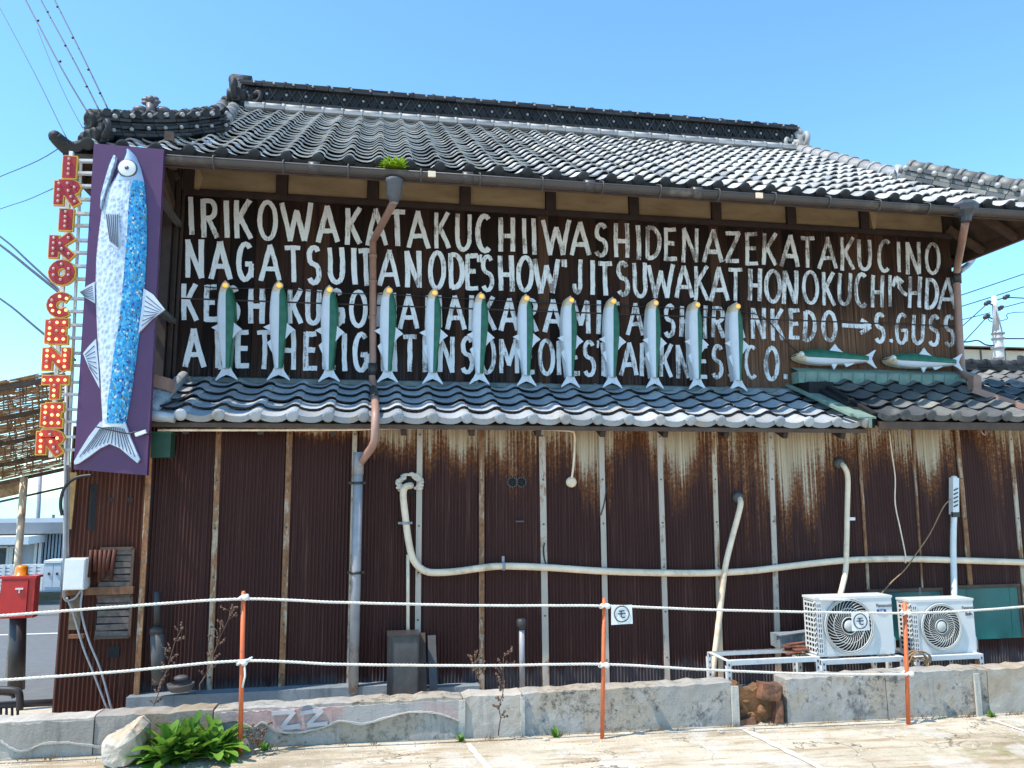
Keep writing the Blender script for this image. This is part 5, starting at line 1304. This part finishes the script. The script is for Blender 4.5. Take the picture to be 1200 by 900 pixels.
def make_ac(px0, px1, py0, py1, y, fan, label, first):
    x0, x1, z0, z1 = fr(px0, py0, px1, py1, y); dep = .2
    rt = thing('air_conditioner', label, 'air conditioner', ((x0+x1)/2, y, z0), 'outdoor air conditioner units')
    m = MB(); ch = .012
    out = [(x0+ch, z0), (x1-ch, z0), (x1, z0+ch), (x1, z1-ch), (x1-ch, z1), (x0+ch, z1), (x0, z1-ch), (x0, z0+ch)]
    m.prism(out, y, y+dep); m.box((x0-.006, y-.006, z1-.014), (x1+.006, y+dep+.006, z1+.006)); m.build('casing', acw, rt)
    m = MB(); m.prism([(x1, z0+.02), (x1+.035, z0+.03), (x1+.035, z0+.13), (x1, z0+.19)], y+.03, y+.2); m.build('valve_cover', acw, rt)
    cx, cz = at(fan[0], fan[1], y).x, at(fan[0], fan[1], y).z; R = fan[2]
    m = MB(); m.lathe((cx, y-.004, cz), (0, -1, 0), [(R, 0), (R, .003), (.001, .003)], 36); gr = m.build('fan_opening', acd, rt)
    m = MB()
    for q, w in ((R*1.03, .007), (R*.97, .006), (R*.66, .004), (R*.32, .005)):
        m.tube([(cx+q*math.cos(a), y-.018, cz+q*math.sin(a)) for a in [2*math.pi*i/40 for i in range(41)]], w, 6, False)
    nb = 34
    for i in range(nb):
        a = 2*math.pi*i/nb; P = []
        for j in range(7):
            q = lerp(.09*R/.25, R, j/6); P.append((cx+q*math.cos(a-j*.13), y-.014-.006*math.sin(j/6*math.pi), cz+q*math.sin(a-j*.13)))
        m.tube(P, .0036, 4, False)
    m.lathe((cx, y-.006, cz), (0, -1, 0), [(.05, 0), (.052, .01), (.04, .02), (.001, .022)], 18); m.build('fan_grille', acg, gr)
    # left coil guard: grid on the side and the front-left corner
    m = MB(); m.box((x0-.004, y+.03, z0+.03), (x0+.001, y+dep-.02, z1-.03)); m.box((x0+.012, y-.003, z0+.03), (x0+.048, y+.001, z1-.05)); cg = m.build('coil', acd, rt)
    m = MB()
    for i in range(11): z = lerp(z0+.03, z1-.045, i/10); m.box((x0-.012, y-.009, z-.007), (x0+.052, y-.003, z+.007)); m.box((x0-.012, y-.009, z-.007), (x0-.004, y+dep-.02, z+.007))
    for i in range(3): x = x0+.01+.019*i; m.box((x-.0045, y-.011, z0+.025), (x+.0045, y-.0095, z1-.045))
    for i in range(4): yy = y+.02+i*.045; m.box((x0-.014, yy, z0+.02), (x0-.0125, yy+.012, z1-.04))
    m.build('coil_guard', acw, cg)
    for q in (.18, .82):
        m = MB(); m.box((lerp(x0, x1, q)-.05, y-.03, z0-.025), (lerp(x0, x1, q)+.05, y+dep+.03, z0)); m.build('foot_rail', M['oldgrey'], rt)
    if first:
        text_mesh('brand_lettering', 'Panasonic', .042, inkm, rt, at(1036.5, 709.5, y-.004), .0006)
        c = at(1033, 716, y-.004); m = MB(); m.box((c.x-.045, y-.006, c.z-.014), (c.x+.045, y-.002, c.z+.014)); b_ = m.build('badge', badge, rt); text_mesh('badge_lettering', 'Eolia', .024, M['white_paint'], rt, (c.x, y-.008, c.z))
        m = MB(); m.box((at(1023.5, 0, y).x, y-.004, at(0, 731, y).z), (at(1025, 0, y).x+.002, y-.001, at(0, 720, y).z)); m.build('warning_strip', inkm, rt)
    else:
        text_mesh('brand_lettering', 'Panasonic', .036, inkm, rt, at(1135, 712, y-.004), .0004); text_mesh('badge_lettering', 'Eolia', .038, inkm, rt, at(1135.5, 719.5, y-.004), .002)
    return rt
AY = -1.42
make_ac(955, 1049, 701, 766, AY, (994, 733, .232), 'white outdoor air conditioner whose fan grille is partly behind the hanging white notice', True)
make_ac(1067, 1145, 704, 765, AY+.06, (1102, 734, .20), 'white outdoor air conditioner right of the last orange post, fan fully in view', False)
m = MB(); A = at(958, 701.5, AY+.03); B = at(991, 702, AY+.03); m.bar(A, B, .14, .012); tag(m.build('tin_strip', M['white_paint'], None, A), 'pale sheet offcut lying on top of the left air conditioner', 'sheet')
def stand(label, px0, px1, py, y0, y1):
    a = at(px0, py, y0); b = at(px1, py, y0); zt = (a.z+b.z)/2
    rt = thing('steel_stand', label, 'stand', ((a.x+b.x)/2, y0, .1), 'low white angle steel stands')
    m = MB()
    for y in (y0, y1): m.box((a.x, y-.004, zt-.04), (b.x, y, zt)); m.box((a.x, y-.004 if y == y1 else y, zt-.004), (b.x, y if y == y1 else y+.04, zt+.001))
    for x in (a.x, b.x-.04): m.box((x, y0+.042, zt-.004), (x+.04, y1-.006, zt))
    m.build('top_frame', M['steel'], rt)
    for x in (a.x+.002, b.x-.042):
        for y in (y0-.0065, y1-.0065):
            m = MB(); m.box((x, y, .0), (x+.04, y+.0022, zt-.003)); m.box((x if x < a.x+.1 else x+.0375, y+.0025, .0), (x+.0025 if x < a.x+.1 else x+.04, y+.04, zt-.045)); lg = m.build('leg', M['steel'], rt)
            m = MB()
            for i in range(5): z = zt-.03-i*.055; m.box((x+.014, y-.0012, z-.014), (x+.026, y-.0002, z+.006))
            m.build('slot_pattern', M['dark_pipe'], lg)
    return rt
stand('low empty white angle steel stand left of the air conditioners', 851, 960.5, 772, -1.45, -1.05)
stand('low white angle steel stand under the left air conditioner', 962, 1059, 771.5, -1.48, -1.08)
stand('low white angle steel stand under the right air conditioner', 1072, 1152, 768, -1.44, -1.04)
c = at(939, 766, -1.2); m = MB()
for i in range(6): m.bar(c+Vector((-.14+random.uniform(-.03, .03), random.uniform(-.12, .12), .012+i*.014)), c+Vector((.15+random.uniform(-.03, .03), random.uniform(-.12, .12), .012+i*.013)), .06, .011, Vector((0, 0, 1)), random.random())
tag(m.build('scrap_pile', simple('red_brown_scrap', (.20,.075,.045), .7, var=.5, sc=10), None, c), 'small pile of red-brown scrap wood on the empty steel stand', 'scrap')
c = at(935, 752, -.95); m = MB(); m.box((c.x-.2, -.98, c.z-.05), (c.x+.2, -.8, c.z+.07)); m.bar((c.x-.22, -.98, c.z+.075), (c.x+.2, -.9, c.z+.09), .1, .012); tag(m.build('concrete_block', M['footing'], None, c), 'grey concrete block at the wall foot behind the empty steel stand', 'block')
c = at(1076, 777, -1.58); m = MB()
for i in range(9):
    q = random.uniform(.06, .12); o = Vector((random.uniform(-.05, .05), random.uniform(-.04, .04), random.uniform(-.03, .04))); tl_ = random.uniform(-.5, .5)
    m.tube([c+o+Vector((q*math.cos(a), q*math.sin(a)*tl_, q*.75*math.sin(a))) for a in [k_*.35 for k_ in range(19)]], .006, 5)
tag(m.build('rope_coil', M['dry'], None, c), 'tangled coil of tan cord hanging beside the last orange post', 'cord')

# ================================================================== plants and stone
def leaf(mb, base, d, L_, w, droop, ti):
    d = Vector(d).normalized(); sidev = d.cross(Vector((0, 0, 1)))
    if sidev.length < .05: sidev = Vector((1, 0, 0))
    sidev.normalize(); n = 7; vs = []; p = Vector(base); wv = random.uniform(-.25, .25)
    for i in range(n+1):
        t = i/n; ww = w*math.sin(math.pi*min(1, t*.9+.06))**.6*(1-.15*math.sin(t*20)); up = sidev.cross(d)
        vs += [p-sidev*ww/2+up*ww*.22, p-up*0, p+sidev*ww/2+up*ww*.22]
        d = (d+Vector((0, 0, -droop/n))+sidev*wv/n).normalized(); p = p+d*L_/n
    mb.add(vs, [(3*i+j, 3*i+j+1, 3*i+j+4, 3*i+j+3) for i in range(n) for j in range(2)], ti, True)
m = MB(); c = at(224, 886, -2.02); c.z = terr(c.x, c.y)
for k_ in range(11):
    cc = c+Vector((random.uniform(-.20, .24), random.uniform(-.10, .06), .0))
    for i in range(22):
        a = random.uniform(0, 2*math.pi); e = random.uniform(.35, 1.4); leaf(m, cc, (math.cos(a)*math.cos(e), math.sin(a)*math.cos(e)*.8, math.sin(e)), random.uniform(.15, .32), random.uniform(.06, .105), random.uniform(.4, 1.5), random.random())
tag(m.build('leafy_weed', M['leaf'], None, c), 'large bright green leafy weed at the foot of the low wall beside the stone', 'plant')
m = MB(); c = at(461, 203, GY); 
for i in range(240):
    a = random.uniform(0, 2*math.pi); e = random.uniform(.1, 1.4); b = c+Vector((random.uniform(-.08, .08), random.uniform(-.06, .06), .05)); leaf(m, b, (math.cos(a)*math.cos(e), math.sin(a)*math.cos(e), math.sin(e)), random.uniform(.05, .12), random.uniform(.012, .024), .6, random.random())
tag(m.build('gutter_plant', M['lime'], None, c), 'tuft of lime green weed growing out of the left gutter hopper', 'plant')
def dry_weed(label, px, pyb, pyt, y, seed, lean=0, mat='weed'):
    rr = random.Random(seed); A = at(px, pyb, y); B = at(px+lean, pyt, y); m = MB(); n = 9; pts = [A.lerp(B, i/n)+Vector((rr.uniform(-.012, .012), rr.uniform(-.01, .01), 0)) for i in range(n+1)]
    m.tube(pts, .004, 5, radii=[lerp(.005, .0018, i/n) for i in range(n+1)])
    for i in range(2, n+1):
        for q in range(3):
            d = Vector((rr.uniform(-1, 1), rr.uniform(-.6, .6), rr.uniform(.2, 1))).normalized(); L_ = rr.uniform(.04, .11); e = pts[i]+d*L_
            m.tube([pts[i], e], .0018, 4)
            for k_ in range(4): m.ball(pts[i]+d*L_*rr.uniform(.4, 1.05)+Vector((0, 0, rr.uniform(-.01, .01))), rr.uniform(.005, .010), n=5)
    return tag(m.build('dry_weed', M[mat], None, A), label, 'weed', 'dried weeds along the low wall')
dry_weed('dry weed stalk leaning over the grey footing beside the vent pipe and basin', 172, 850, 740, -1.6, 1, 38)
dry_weed('tall dry weed stalk beside the orange post that has loose rope ends', 232, 812, 716, -1.5, 2, 38)
dry_weed('upright dry weed with seed heads in front of the low wall joint', 585, 862, 770, -1.95, 3, 5)
dry_weed('short dry weed behind the low wall beside the metal box boards', 563, 800, 772, -1.6, 4, -8)
dry_weed('bushy dry weed stub at the foot of the left orange post', 298, 884, 858, -2.05, 6, 6)
for k_, (px, py, lb) in enumerate(((651, 857, 'small green sprout at the foot of the low wall left of the middle post'), (541, 868, 'tiny green sprout at the wall joint in the middle of the low wall'), (310, 878, 'small green sprout beside the bushy dry weed stub'), (1162, 838, 'small green sprout at the foot of the wall at the far right'))):
    c = at(px, py, -1.93); c.z = terr(c.x, c.y); m = MB()
    for i in range(16):
        a = random.uniform(0, 6.28); e = random.uniform(.4, 1.4); leaf(m, c+Vector((random.uniform(-.02, .02), 0, 0)), (math.cos(a)*math.cos(e), math.sin(a)*math.cos(e), math.sin(e)), random.uniform(.03, .09), .018, .5, random.random())
    tag(m.build('sprout', M['leaf'], None, c), lb, 'plant', 'small sprouts along the wall foot')
# stone leaning on the wall
poly = [(118,893),(119,872),(126,862),(148,850),(166,840),(173,848),(175,874),(174,884),(158,893),(135,900)]
P = [at(px, py, -2.02) for px, py in poly]; c = sum(P, Vector())/len(P); m = MB(); rr = random.Random(5)
n = len(P); front = [c.lerp(p, .72)+Vector((rr.uniform(-.01, .01), -.13+rr.uniform(-.02, .02), rr.uniform(-.01, .01))) for p in P]; mid = [p+Vector((0, -.02, 0)) for p in P]; back = [c.lerp(p, .9)+Vector((0, .12, 0)) for p in P]
m.add([c+Vector((-.02, -.15, .02))]+front+mid+back, [(0, 1+(i+1) % n, 1+i) for i in range(n)]+[(1+i, 1+(i+1) % n, 1+n+(i+1) % n, 1+n+i) for i in range(n)]+[(1+n+i, 1+n+(i+1) % n, 1+2*n+(i+1) % n, 1+2*n+i) for i in range(n)]+[tuple(1+2*n+n-1-i for i in range(n))])
m = roughen(m, 4, .022); tag(m.build('stone', M['stone'], None, c), 'angular pale stone leaning on the low wall left of the leafy weed', 'stone')
c = at(40, 893, -1.95); 
for i, (px, py, s_) in enumerate(((1150, 845, .03), (1075, 846, .022), (640, 868, .02), (250, 893, .03), (880, 858, .03))):
    c = at(px, py, -2.0); c.z = terr(c.x, c.y)+s_*.3; m = MB(); m.ball(c, s_, random.uniform(1, 1.7), 1, .7, 6)
    for j in range(len(m.v)): m.v[j] += Vector((random.uniform(-1, 1), random.uniform(-1, 1), random.uniform(-1, 1)))*s_*.18
    m.sm = [False]*len(m.f)
    tag(m.build('pebble', M['stone'], None, c), 'small loose pebble on the bleached lot at the wall foot', 'pebble', 'loose pebbles along the wall foot')

# grit and dry grass gathered along the wall foot
gm = MB(); rr = random.Random(11)
for i in range(900):
    x = rr.uniform(-2.6, 6.5); y = -1.9-abs(rr.gauss(0, .30)) if rr.random() < .75 else rr.uniform(-3.2, -1.9); q = rr.uniform(.003, .011); z = terr(x, y)
    a = rr.uniform(0, 6.28); ca, sa = math.cos(a)*q, math.sin(a)*q
    gm.add([(x+ca, y+sa, z), (x-sa, y+ca, z), (x-ca, y-sa, z), (x+sa, y-ca, z), (x+ca*.2, y+sa*.2, z+q*rr.uniform(.7, 1.2))], [(0, 1, 4), (1, 2, 4), (2, 3, 4), (3, 0, 4)])
tag(gm.build('gravel', M['stone']), 'loose grit scattered over the lot along the wall foot', 'grit', kind='stuff')
gm = MB()
for k_ in range(60):
    x0 = rr.uniform(-2.4, 6.2); y0 = -1.885-abs(rr.gauss(0, .02)); z = terr(x0, y0)
    for i in range(rr.randint(4, 12)):
        a = rr.uniform(0, 6.28); h_ = rr.uniform(.02, .07); x = x0+rr.uniform(-.04, .04); e = rr.uniform(.2, 1.0)*h_
        gm.add([(x-.0025, y0, z), (x+.0025, y0, z), (x+math.cos(a)*e, y0-abs(math.sin(a))*e*.7, z+h_)], [(0, 1, 2)], rr.random())
tag(gm.build('dry_grass', M['dry']), 'short dry grass blades rooted along the foot of the low wall', 'grass', kind='stuff')

# ================================================================== left background
# red cabinet on a post with an orange lamp
y = .55; x0, x1, z0, z1 = fr(2, 678, 38, 724, y); rt = thing('red_cabinet', 'red metal cabinet with an orange warning lamp on a dark post by the road', 'cabinet', ((x0+x1)/2, y, -.2))
m = MB(); m.box((x0, y, z0), (x1, y+.12, z1)); m.build('case', M['red'], rt); m = MB(); m.box((x0+.015, y-.014, z0+.015), (x1-.06, y-.0005, z1-.02)); dr = m.build('door', M['red'], rt)
m = MB(); c = at(23, 690, y-.02); m.bar(c+Vector((-.035, 0, 0)), c+Vector((.035, 0, 0)), .02, .014); m.bar(c, c+Vector((0, 0, -.04)), .012, .012); m.build('handle', M['white_paint'], dr)
m = MB(); m.box((x0-.015, y-.02, z1-.002), (x1+.015, y+.14, z1+.02)); m.build('lid', M['red'], rt)
a = at(21, 727, y+.1); b = at(20, 796, y+.1); m = MB(); m.tube([a+Vector((0, 0, .03)), b+Vector((0, 0, -.1))], .075, 14); m.build('post', M['dark_pipe'], rt)
c = at(25, 676, y+.1); m = MB(); m.lathe(c, (0, 0, 1), [(.08, 0), (.08, .02), (.06, .025), (.058, .09), (.04, .115), (.001, .12)], 16); m.build('warning_lamp', simple('orange_lens', (.75,.22,.01), .25, var=.2), rt)
# low iron rack behind the wall
y = .1; rt = thing('iron_rack', 'low dark iron rack with a curved hoop beside the building corner', 'rack', at(30, 840, y))
m = MB(); m.tube([at(-60, 829, y), at(64, 823, y)], .032, 10); m.build('top_rail', M['dark_pipe'], rt)
m = MB(); m.tube(smooth_path([at(-40, 806, y-.1), at(0, 808, y-.1), at(17, 809, y-.1), at(23, 814, y-.1), at(23, 832, y-.1)], 5), .03, 10); m.tube(smooth_path([at(-30, 812, y-.05), at(10, 813, y-.05), at(16, 818, y-.05)], 4), .018, 8); m.build('hoop', M['dark_pipe'], rt)
for i in range(9):
    px = -32+i*6.6; m = MB(); m.tube([at(px, 828, y), at(px, 850, y)], .012, 6); m.build('bar', M['dark_pipe'], rt)
# reed canopy
cn = thing('reed_canopy', 'open canopy of woven brown reeds on pale posts left of the building', 'canopy', at(22, 690, 3.2))
Nn = [at(-60, 459, 1.0), at(76, 435, 1.0)]; Ff = [at(-60, 577, 4.0), at(82, 546, 4.0)]
def cp(u, v): return Nn[0].lerp(Nn[1], u).lerp(Ff[0].lerp(Ff[1], u), v)
rn = NT('brown_reed'); rc_ = rn.ramp(rn.noise(rn.pos, 22, 5, .7), [(.3, (.26,.16,.085)), (.7, (.58,.42,.26))]); rn.out(rc_, .8, 0, .2); translucent(rn, .4, rc_); reed = rn.m
m = MB()
for i in range(150):
    v = (i+random.uniform(-.4, .4))/150; u0 = 0
    while u0 < 1:
        u1 = min(1, u0+random.uniform(.12, .4))
        if random.random() < .92: m.bar(cp(u0, v)+Vector((0, 0, random.uniform(0, .02))), cp(u1, v+random.uniform(-.006, .006))+Vector((0, 0, random.uniform(0, .02))), .02, .01)
        u0 = u1+random.uniform(0, .03)
for i in range(170):
    u = random.random(); v = random.random()*.9; m.bar(cp(u, v)+Vector((0, 0, .018)), cp(u+random.uniform(-.02, .02), min(1, v+random.uniform(.05, .22)))+Vector((0, 0, .018)), .014, .008)
m.build('reed_mat', reed, cn)
for v in (.01, .27, .52, .76, .98):
    m = MB(); m.bar(cp(0, v)-Vector((0, 0, .05)), cp(1, v)-Vector((0, 0, .05)), .04, .05); m.build('batten', M['midwood'], cn)
m = MB(); m.bar(cp(0, .98)-Vector((0, 0, .16)), cp(.62, .98)-Vector((0, 0, .16)), .02, .2)
m.build('hanging_reed_edge', reed, cn)
for u, pxb, pyb in ((.62, 21, 706),):
    a = cp(u, .97)-Vector((0, 0, .05)); b = at(pxb, pyb, 4.0); b.x = a.x-.02; b.z = terr(b.x, 4.0); m = MB(); m.tube([b, a], .05, 10); m.build('post', M['cream'], cn)
m = MB(); m.tube([cp(0, .99)-Vector((0, 0, .3)), cp(1, .99)-Vector((0, 0, .3))], .015, 8); m.build('tie_rail', M['oldgrey'], cn)
# far side of the road
FYD = 27.0
def fbox(mb, px0, py0, px1, py1, y, dep): x0, x1, z0, z1 = fr(px0, py0, px1, py1, y); mb.box((x0, y, z0), (x1, y+dep, z1))
bl = thing('prefab_building', 'low pale blue prefab building with a blue eave across the road', 'building', at(20, 690, FYD))
m = MB(); fbox(m, -110, 624, 74, 693, FYD, 6); m.build('wall', simple('pale_blue_siding', (.44,.47,.49), .6, var=.08, sc=1.5), bl)
m = MB(); fbox(m, -112, 614, 76, 625, FYD-.5, 7); m.build('roof', simple('steel_blue_roof', (.20,.215,.23), .5, var=.15, sc=1), bl)
m = MB(); fbox(m, -60, 630, 33, 638, FYD-1.6, 1.6); m.build('awning', simple('pale_awning', (.62,.66,.68), .5, var=.06), bl)
for (a, b, c_, d) in ((-20, 642, 8, 662), (12, 642, 20, 686), (42, 634, 46, 662)):
    m = MB(); fbox(m, a, b, c_, d, FYD-.06, .05); wn_ = m.build('window', simple('dark_glass', (.05,.07,.08), .15, var=.3), bl); m = MB(); fbox(m, a-1, b-1, a, d, FYD-.1, .03); fbox(m, c_, b-1, c_+1, d, FYD-.1, .03); fbox(m, a-1, b-1.4, c_+1, b, FYD-.12, .03); m.build('frame', M['white_paint'], wn_)
m = MB()
for px in range(48, 74, 4): fbox(m, px, 626, px+.6, 690, FYD-.03, .025)
m.build('wall_rib', simple('grey_blue_rib', (.30,.36,.41), .6, var=.1), bl)
GYD = 21.0
gt = thing('panel_fence', 'white louvred panel fence beyond the road', 'fence', at(28, 692, GYD)); m = MB()
for px in range(-60, 52, 9): fbox(m, px, 662, px+.9, 692, GYD-.02, .1)
m.build('post', M['steel'], gt); m = MB()
for i in range(7): fbox(m, -60, 663+i*4, 51, 665.6+i*4, GYD, .04)
m.build('louvre', M['white_paint'], gt)
cb = thing('utility_cabinet', 'pale grey double door utility cabinet at the road edge', 'cabinet', at(60, 691, GYD)); m = MB(); fbox(m, 52, 659, 71, 691, GYD-.4, .7); m.build('body', simple('cabinet_grey', (.46,.50,.52), .5, var=.08), cb)
m = MB(); fbox(m, 51.5, 657, 71.5, 659.5, GYD-.45, .8); m.build('roof', M['white_paint'], cb)
for a, b in ((53, 61), (62.5, 70)):
    m = MB(); fbox(m, a, 662, b, 688, GYD-.43, .025); dd_ = m.build('door', simple('cabinet_door', (.52,.55,.57), .5, var=.06), cb); m = MB(); fbox(m, a+3, 671, a+5, 674, GYD-.46, .025); m.build('vent', M['dark_pipe'], dd_)
def far_pole(label, px0, py0, px1, py1, y, r_, mat, arms=()):
    a = at(px0, py0, y); b = at(px1, py1, y); b.x = lerp(a.x, b.x, .5); rt = thing('utility_pole', label, 'utility pole', b); m = MB(); m.tube([a, b], r_, 8); m.build('pole', M[mat], rt)
    for (pa, pb, pc) in arms: m = MB(); m.bar(at(pa, pc, y), at(pb, pc, y), .12, .12); m.build('cross_arm', M[mat], rt)
    return rt
far_pole('slim blue-grey pole rising behind the prefab building, nearer to the canopy post', 48, 540, 44.5, 690, 34, .10, 'grey_pipe')
far_pole('distant thin utility pole with a cross arm beside the building corner', 62.5, 603, 61.5, 690, 60, .12, 'oldgrey', ((59, 66, 608),))

# ================================================================== right background
nb_ = thing('neighbour_house', 'neighbouring house with a dark tiled roof seen right of the right downpipe', 'house', (9.3, 4.2, 0))
V2 = Vector((0, 1, .5)).normalized(); e0 = at(1142, 474, 2.2); rL = 7.55
m = MB(); tiles(m, (7.35, 2.0, e0.z-.1), (1, 0, 0), V2, 22, 8, .29, .25, lambda u, v: True, .03, .05)
m.build('tiled_roof', M['tile_annex'], nb_); zr2 = e0.z-.1+.5*1.8
m = MB(); ridge_run(m, (7.35, 3.8, zr2-.02), (13.5, 3.8, zr2-.02), .3, .12, True, .09, 2, .28); m.build('roof_ridge', M['ridge'], nb_)
m = MB(); m.box((7.6, 2.3, -1), (13.4, 5.2, e0.z-.15)); m.add([(7.4, 2.0, e0.z-.13), (13.7, 2.0, e0.z-.13), (13.7, 3.8, zr2-.04), (7.4, 3.8, zr2-.04), (7.4, 5.6, e0.z-.13), (13.7, 5.6, e0.z-.13)], [(0, 1, 2, 3), (3, 2, 5, 4), (0, 3, 4), (1, 5, 2)]); m.build('wall', M['plaster'], nb_)
BYD = 16.0; wb = thing('cream_building', 'large cream building with a pale mauve roof behind the concrete utility pole', 'building', at(1170, 430, BYD))
m = MB(); fbox(m, 1085, 408, 1330, 520, BYD, 6); m.build('wall', simple('cream_wall', (.55,.51,.44), .8, var=.1, sc=1.5), wb)
m = MB(); x0, x1, z0, z1 = fr(1080, 400, 1335, 411, BYD-.5); m.add([(x0, BYD-.5, z0), (x1, BYD-.5, z0), (x1, BYD+3, z1+.35), (x0, BYD+3, z1+.35), (x1, BYD+6.5, z0), (x0, BYD+6.5, z0)], [(0, 1, 2, 3), (3, 2, 4, 5), (0, 3, 5), (1, 4, 2)]); m.build('roof', simple('pale_mauve_roof', (.42,.40,.44), .5, var=.1, sc=1), wb)
m = MB(); fbox(m, 1150, 409, 1151, 440, BYD-.02, .03); fbox(m, 1178, 409, 1179, 440, BYD-.02, .03); m.build('wall_seam', M['oldgrey'], wb); m = MB(); fbox(m, 1182, 411, 1330, 415, BYD-.06, .07); m.build('brown_trim', M['brown_pipe'], wb)
UY = 11.0; up = thing('concrete_pole', 'pale concrete utility pole with insulators and wrapped cables at the right edge', 'utility pole', at(1172, 480, UY))
a = at(1164.5, 347, UY); b = at(1173, 500, UY); m = MB(); m.tube([at(1165, 347, UY), at(1168, 390, UY)], .075, 10); m.tube([at(1167.5, 388, UY), at(1169, 394, UY), at(1172, 440, UY), Vector((at(1173, 470, UY).x, UY, -2.0))], .13, 12, radii=[.09, .14, .15, .17]); m.build('shaft', simple('pale_concrete_pole', (.50,.49,.46), .8, var=.12), up)
for py in (391, 397, 408, 420): c = at(1169.5, py, UY); m = MB(); m.lathe(c, (0, 0, 1), [(.17, -.03), (.19, 0), (.17, .03)], 12); m.build('steel_band', M['grey_pipe'], up)
for px, py in ((1158, 355), (1173, 361), (1180, 348), (1157, 371)):
    c = at(px, py, UY); m = MB(); m.lathe(c+Vector((-.12, 0, -.05)), (1, 0, .5), [(.04, 0), (.07, .06), (.04, .1), (.07, .14), (.04, .22)], 9); m.bar(c, at(1166.5, py+4, UY), .03, .03); m.build('insulator', M['dark_pipe'], up)
for q in (-1, 1): m = MB(); m.tube([at(1166+q, 358, UY-.1), at(1169+q*6, 392, UY-.1)], .02, 6); m.build('stay', M['grey_pipe'], up)

# ================================================================== overhead wires
def wire(label, pts, r_, k=4, beads=()):
    P = [at(*p) for p in pts]; m = MB(); Q = smooth_path(P, k); m.tube(Q, r_, 5)
    for b in beads: p = P[0].lerp(P[-1], b); m.ball(p, r_*1.9, n=6)
    return tag(m.build('overhead_wire', M['wire'], None, P[-1]), label, 'wire')
hx = -1.1
wire('overhead wire to the roof corner ornament, rightmost of the three with bead spacers', [(36,-55,1.5),(65,2,.6),(97,66,-.2),(127,129,hx)], .0065, beads=(.42, .62, .8, .92))
wire('overhead wire to the roof corner ornament, middle one of the three with bead spacers', [(20,-55,1.5),(48,0,.6),(86,70,-.2),(117,131,hx)], .0065, beads=(.45, .66, .88))
wire('overhead wire to the roof corner ornament, lowest of the three with bead spacers', [(2,-55,1.5),(30,0,.6),(72,80,-.2),(104,134,hx)], .007, beads=(.5, .74))
wire('thin drooping wire to the corner horn tile under the beaded wires', [(44,34,.6),(58,70,.1),(78,115,-.6),(97,150,hx)], .003)
wire('thin lone wire from the upper left edge to the tip of the eave corner', [(-30,-40,1.5),(0,10,.9),(40,85,-.1),(72,150,hx),(79,163,hx)], .0035)
wire('thin wire rising from the left edge to the eave corner', [(-60,232,3),(0,207,1.5),(45,188,.0),(79,167,hx)], .005)
wire('thin wire from the left edge to the letter sign', [(-60,268,3),(0,245,1.2),(30,235,0),(62,221,SY+.1)], .004)
wire('thick dark cable sloping to letter C of the bulb sign, upper of two', [(-60,236,6),(0,277,3),(35,308,1.2),(75,345,.3)], .012)
wire('thick dark cable sloping to letter C of the bulb sign, lower of two', [(-60,244,6),(0,287,3),(35,315,1.2),(75,347,.3)], .016)
wire('dark cable sloping past the letter N of the bulb sign', [(-60,314,6),(0,350,3),(40,382,1.4),(88,422,.4)], .013)
for i, (pts, r_, lb) in enumerate((
   ([(1060,368,12),(1126,346,13),(1200,321,14),(1290,290,15)], .016, 'topmost dark wire above the concrete utility pole'),
   ([(1060,380,12),(1127,359,13),(1200,336,14),(1290,306,15)], .016, 'second dark wire from the top, just above the concrete pole head'),
   ([(1181,348.5,UY),(1200,349.5,11),(1290,354,12)], .018, 'short dark wire leaving the upper right insulator of the concrete pole'),
   ([(1080,385,12),(1128,374.5,11.5),(1160,366.5,UY)], .013, 'dark wire reaching the concrete pole from the left, upper one'),
   ([(1173,361,UY),(1200,354,11),(1290,330,12)], .013, 'dark wire rising to the right from the lower right insulator of the concrete pole'),
   ([(1085,420,10),(1128,382,10.5),(1158,355,UY)], .014, 'steep dark wire to the upper left insulator of the concrete pole'),
   ([(1090,440,10),(1131,399,10.5),(1157,371,UY)], .014, 'steep dark wire to the lower left insulator of the concrete pole'),
   ([(1157,371,UY),(1162,377,UY),(1180,374,UY),(1190,366,11),(1290,366,12)], .012, 'dark wire looping round the concrete pole below its insulators'),
   ([(1060,398,9),(1126,401,10),(1145,399,10.5),(1155,404,UY),(1164,405,UY)], .022, 'thick dark cable bending to the steel band of the concrete pole'),
   ([(1176,397,UY),(1200,397,11),(1290,398,12)], .022, 'thick dark cable leaving the concrete pole to the right'))):
    wire(lb, pts, r_)

# lamp on the far right wall
c = at(1197, 422, 9.0); m = MB(); m.bar(c+Vector((-.08, 0, .05)), c+Vector((.3, 0, -.02)), .1, .14); tag(m.build('floodlight', M['dark_pipe'], None, c), 'dark floodlight at the right edge in front of the cream building', 'lamp')
m = MB(); m.tube([c+Vector((.1, 0, 0)), Vector((c.x+.1, 9.0, -2))], .03, 8); tag(m.build('lamp_post', M['oldgrey'], None, Vector((c.x+.1, 9, -2))), 'thin grey post carrying the floodlight at the right edge', 'post')
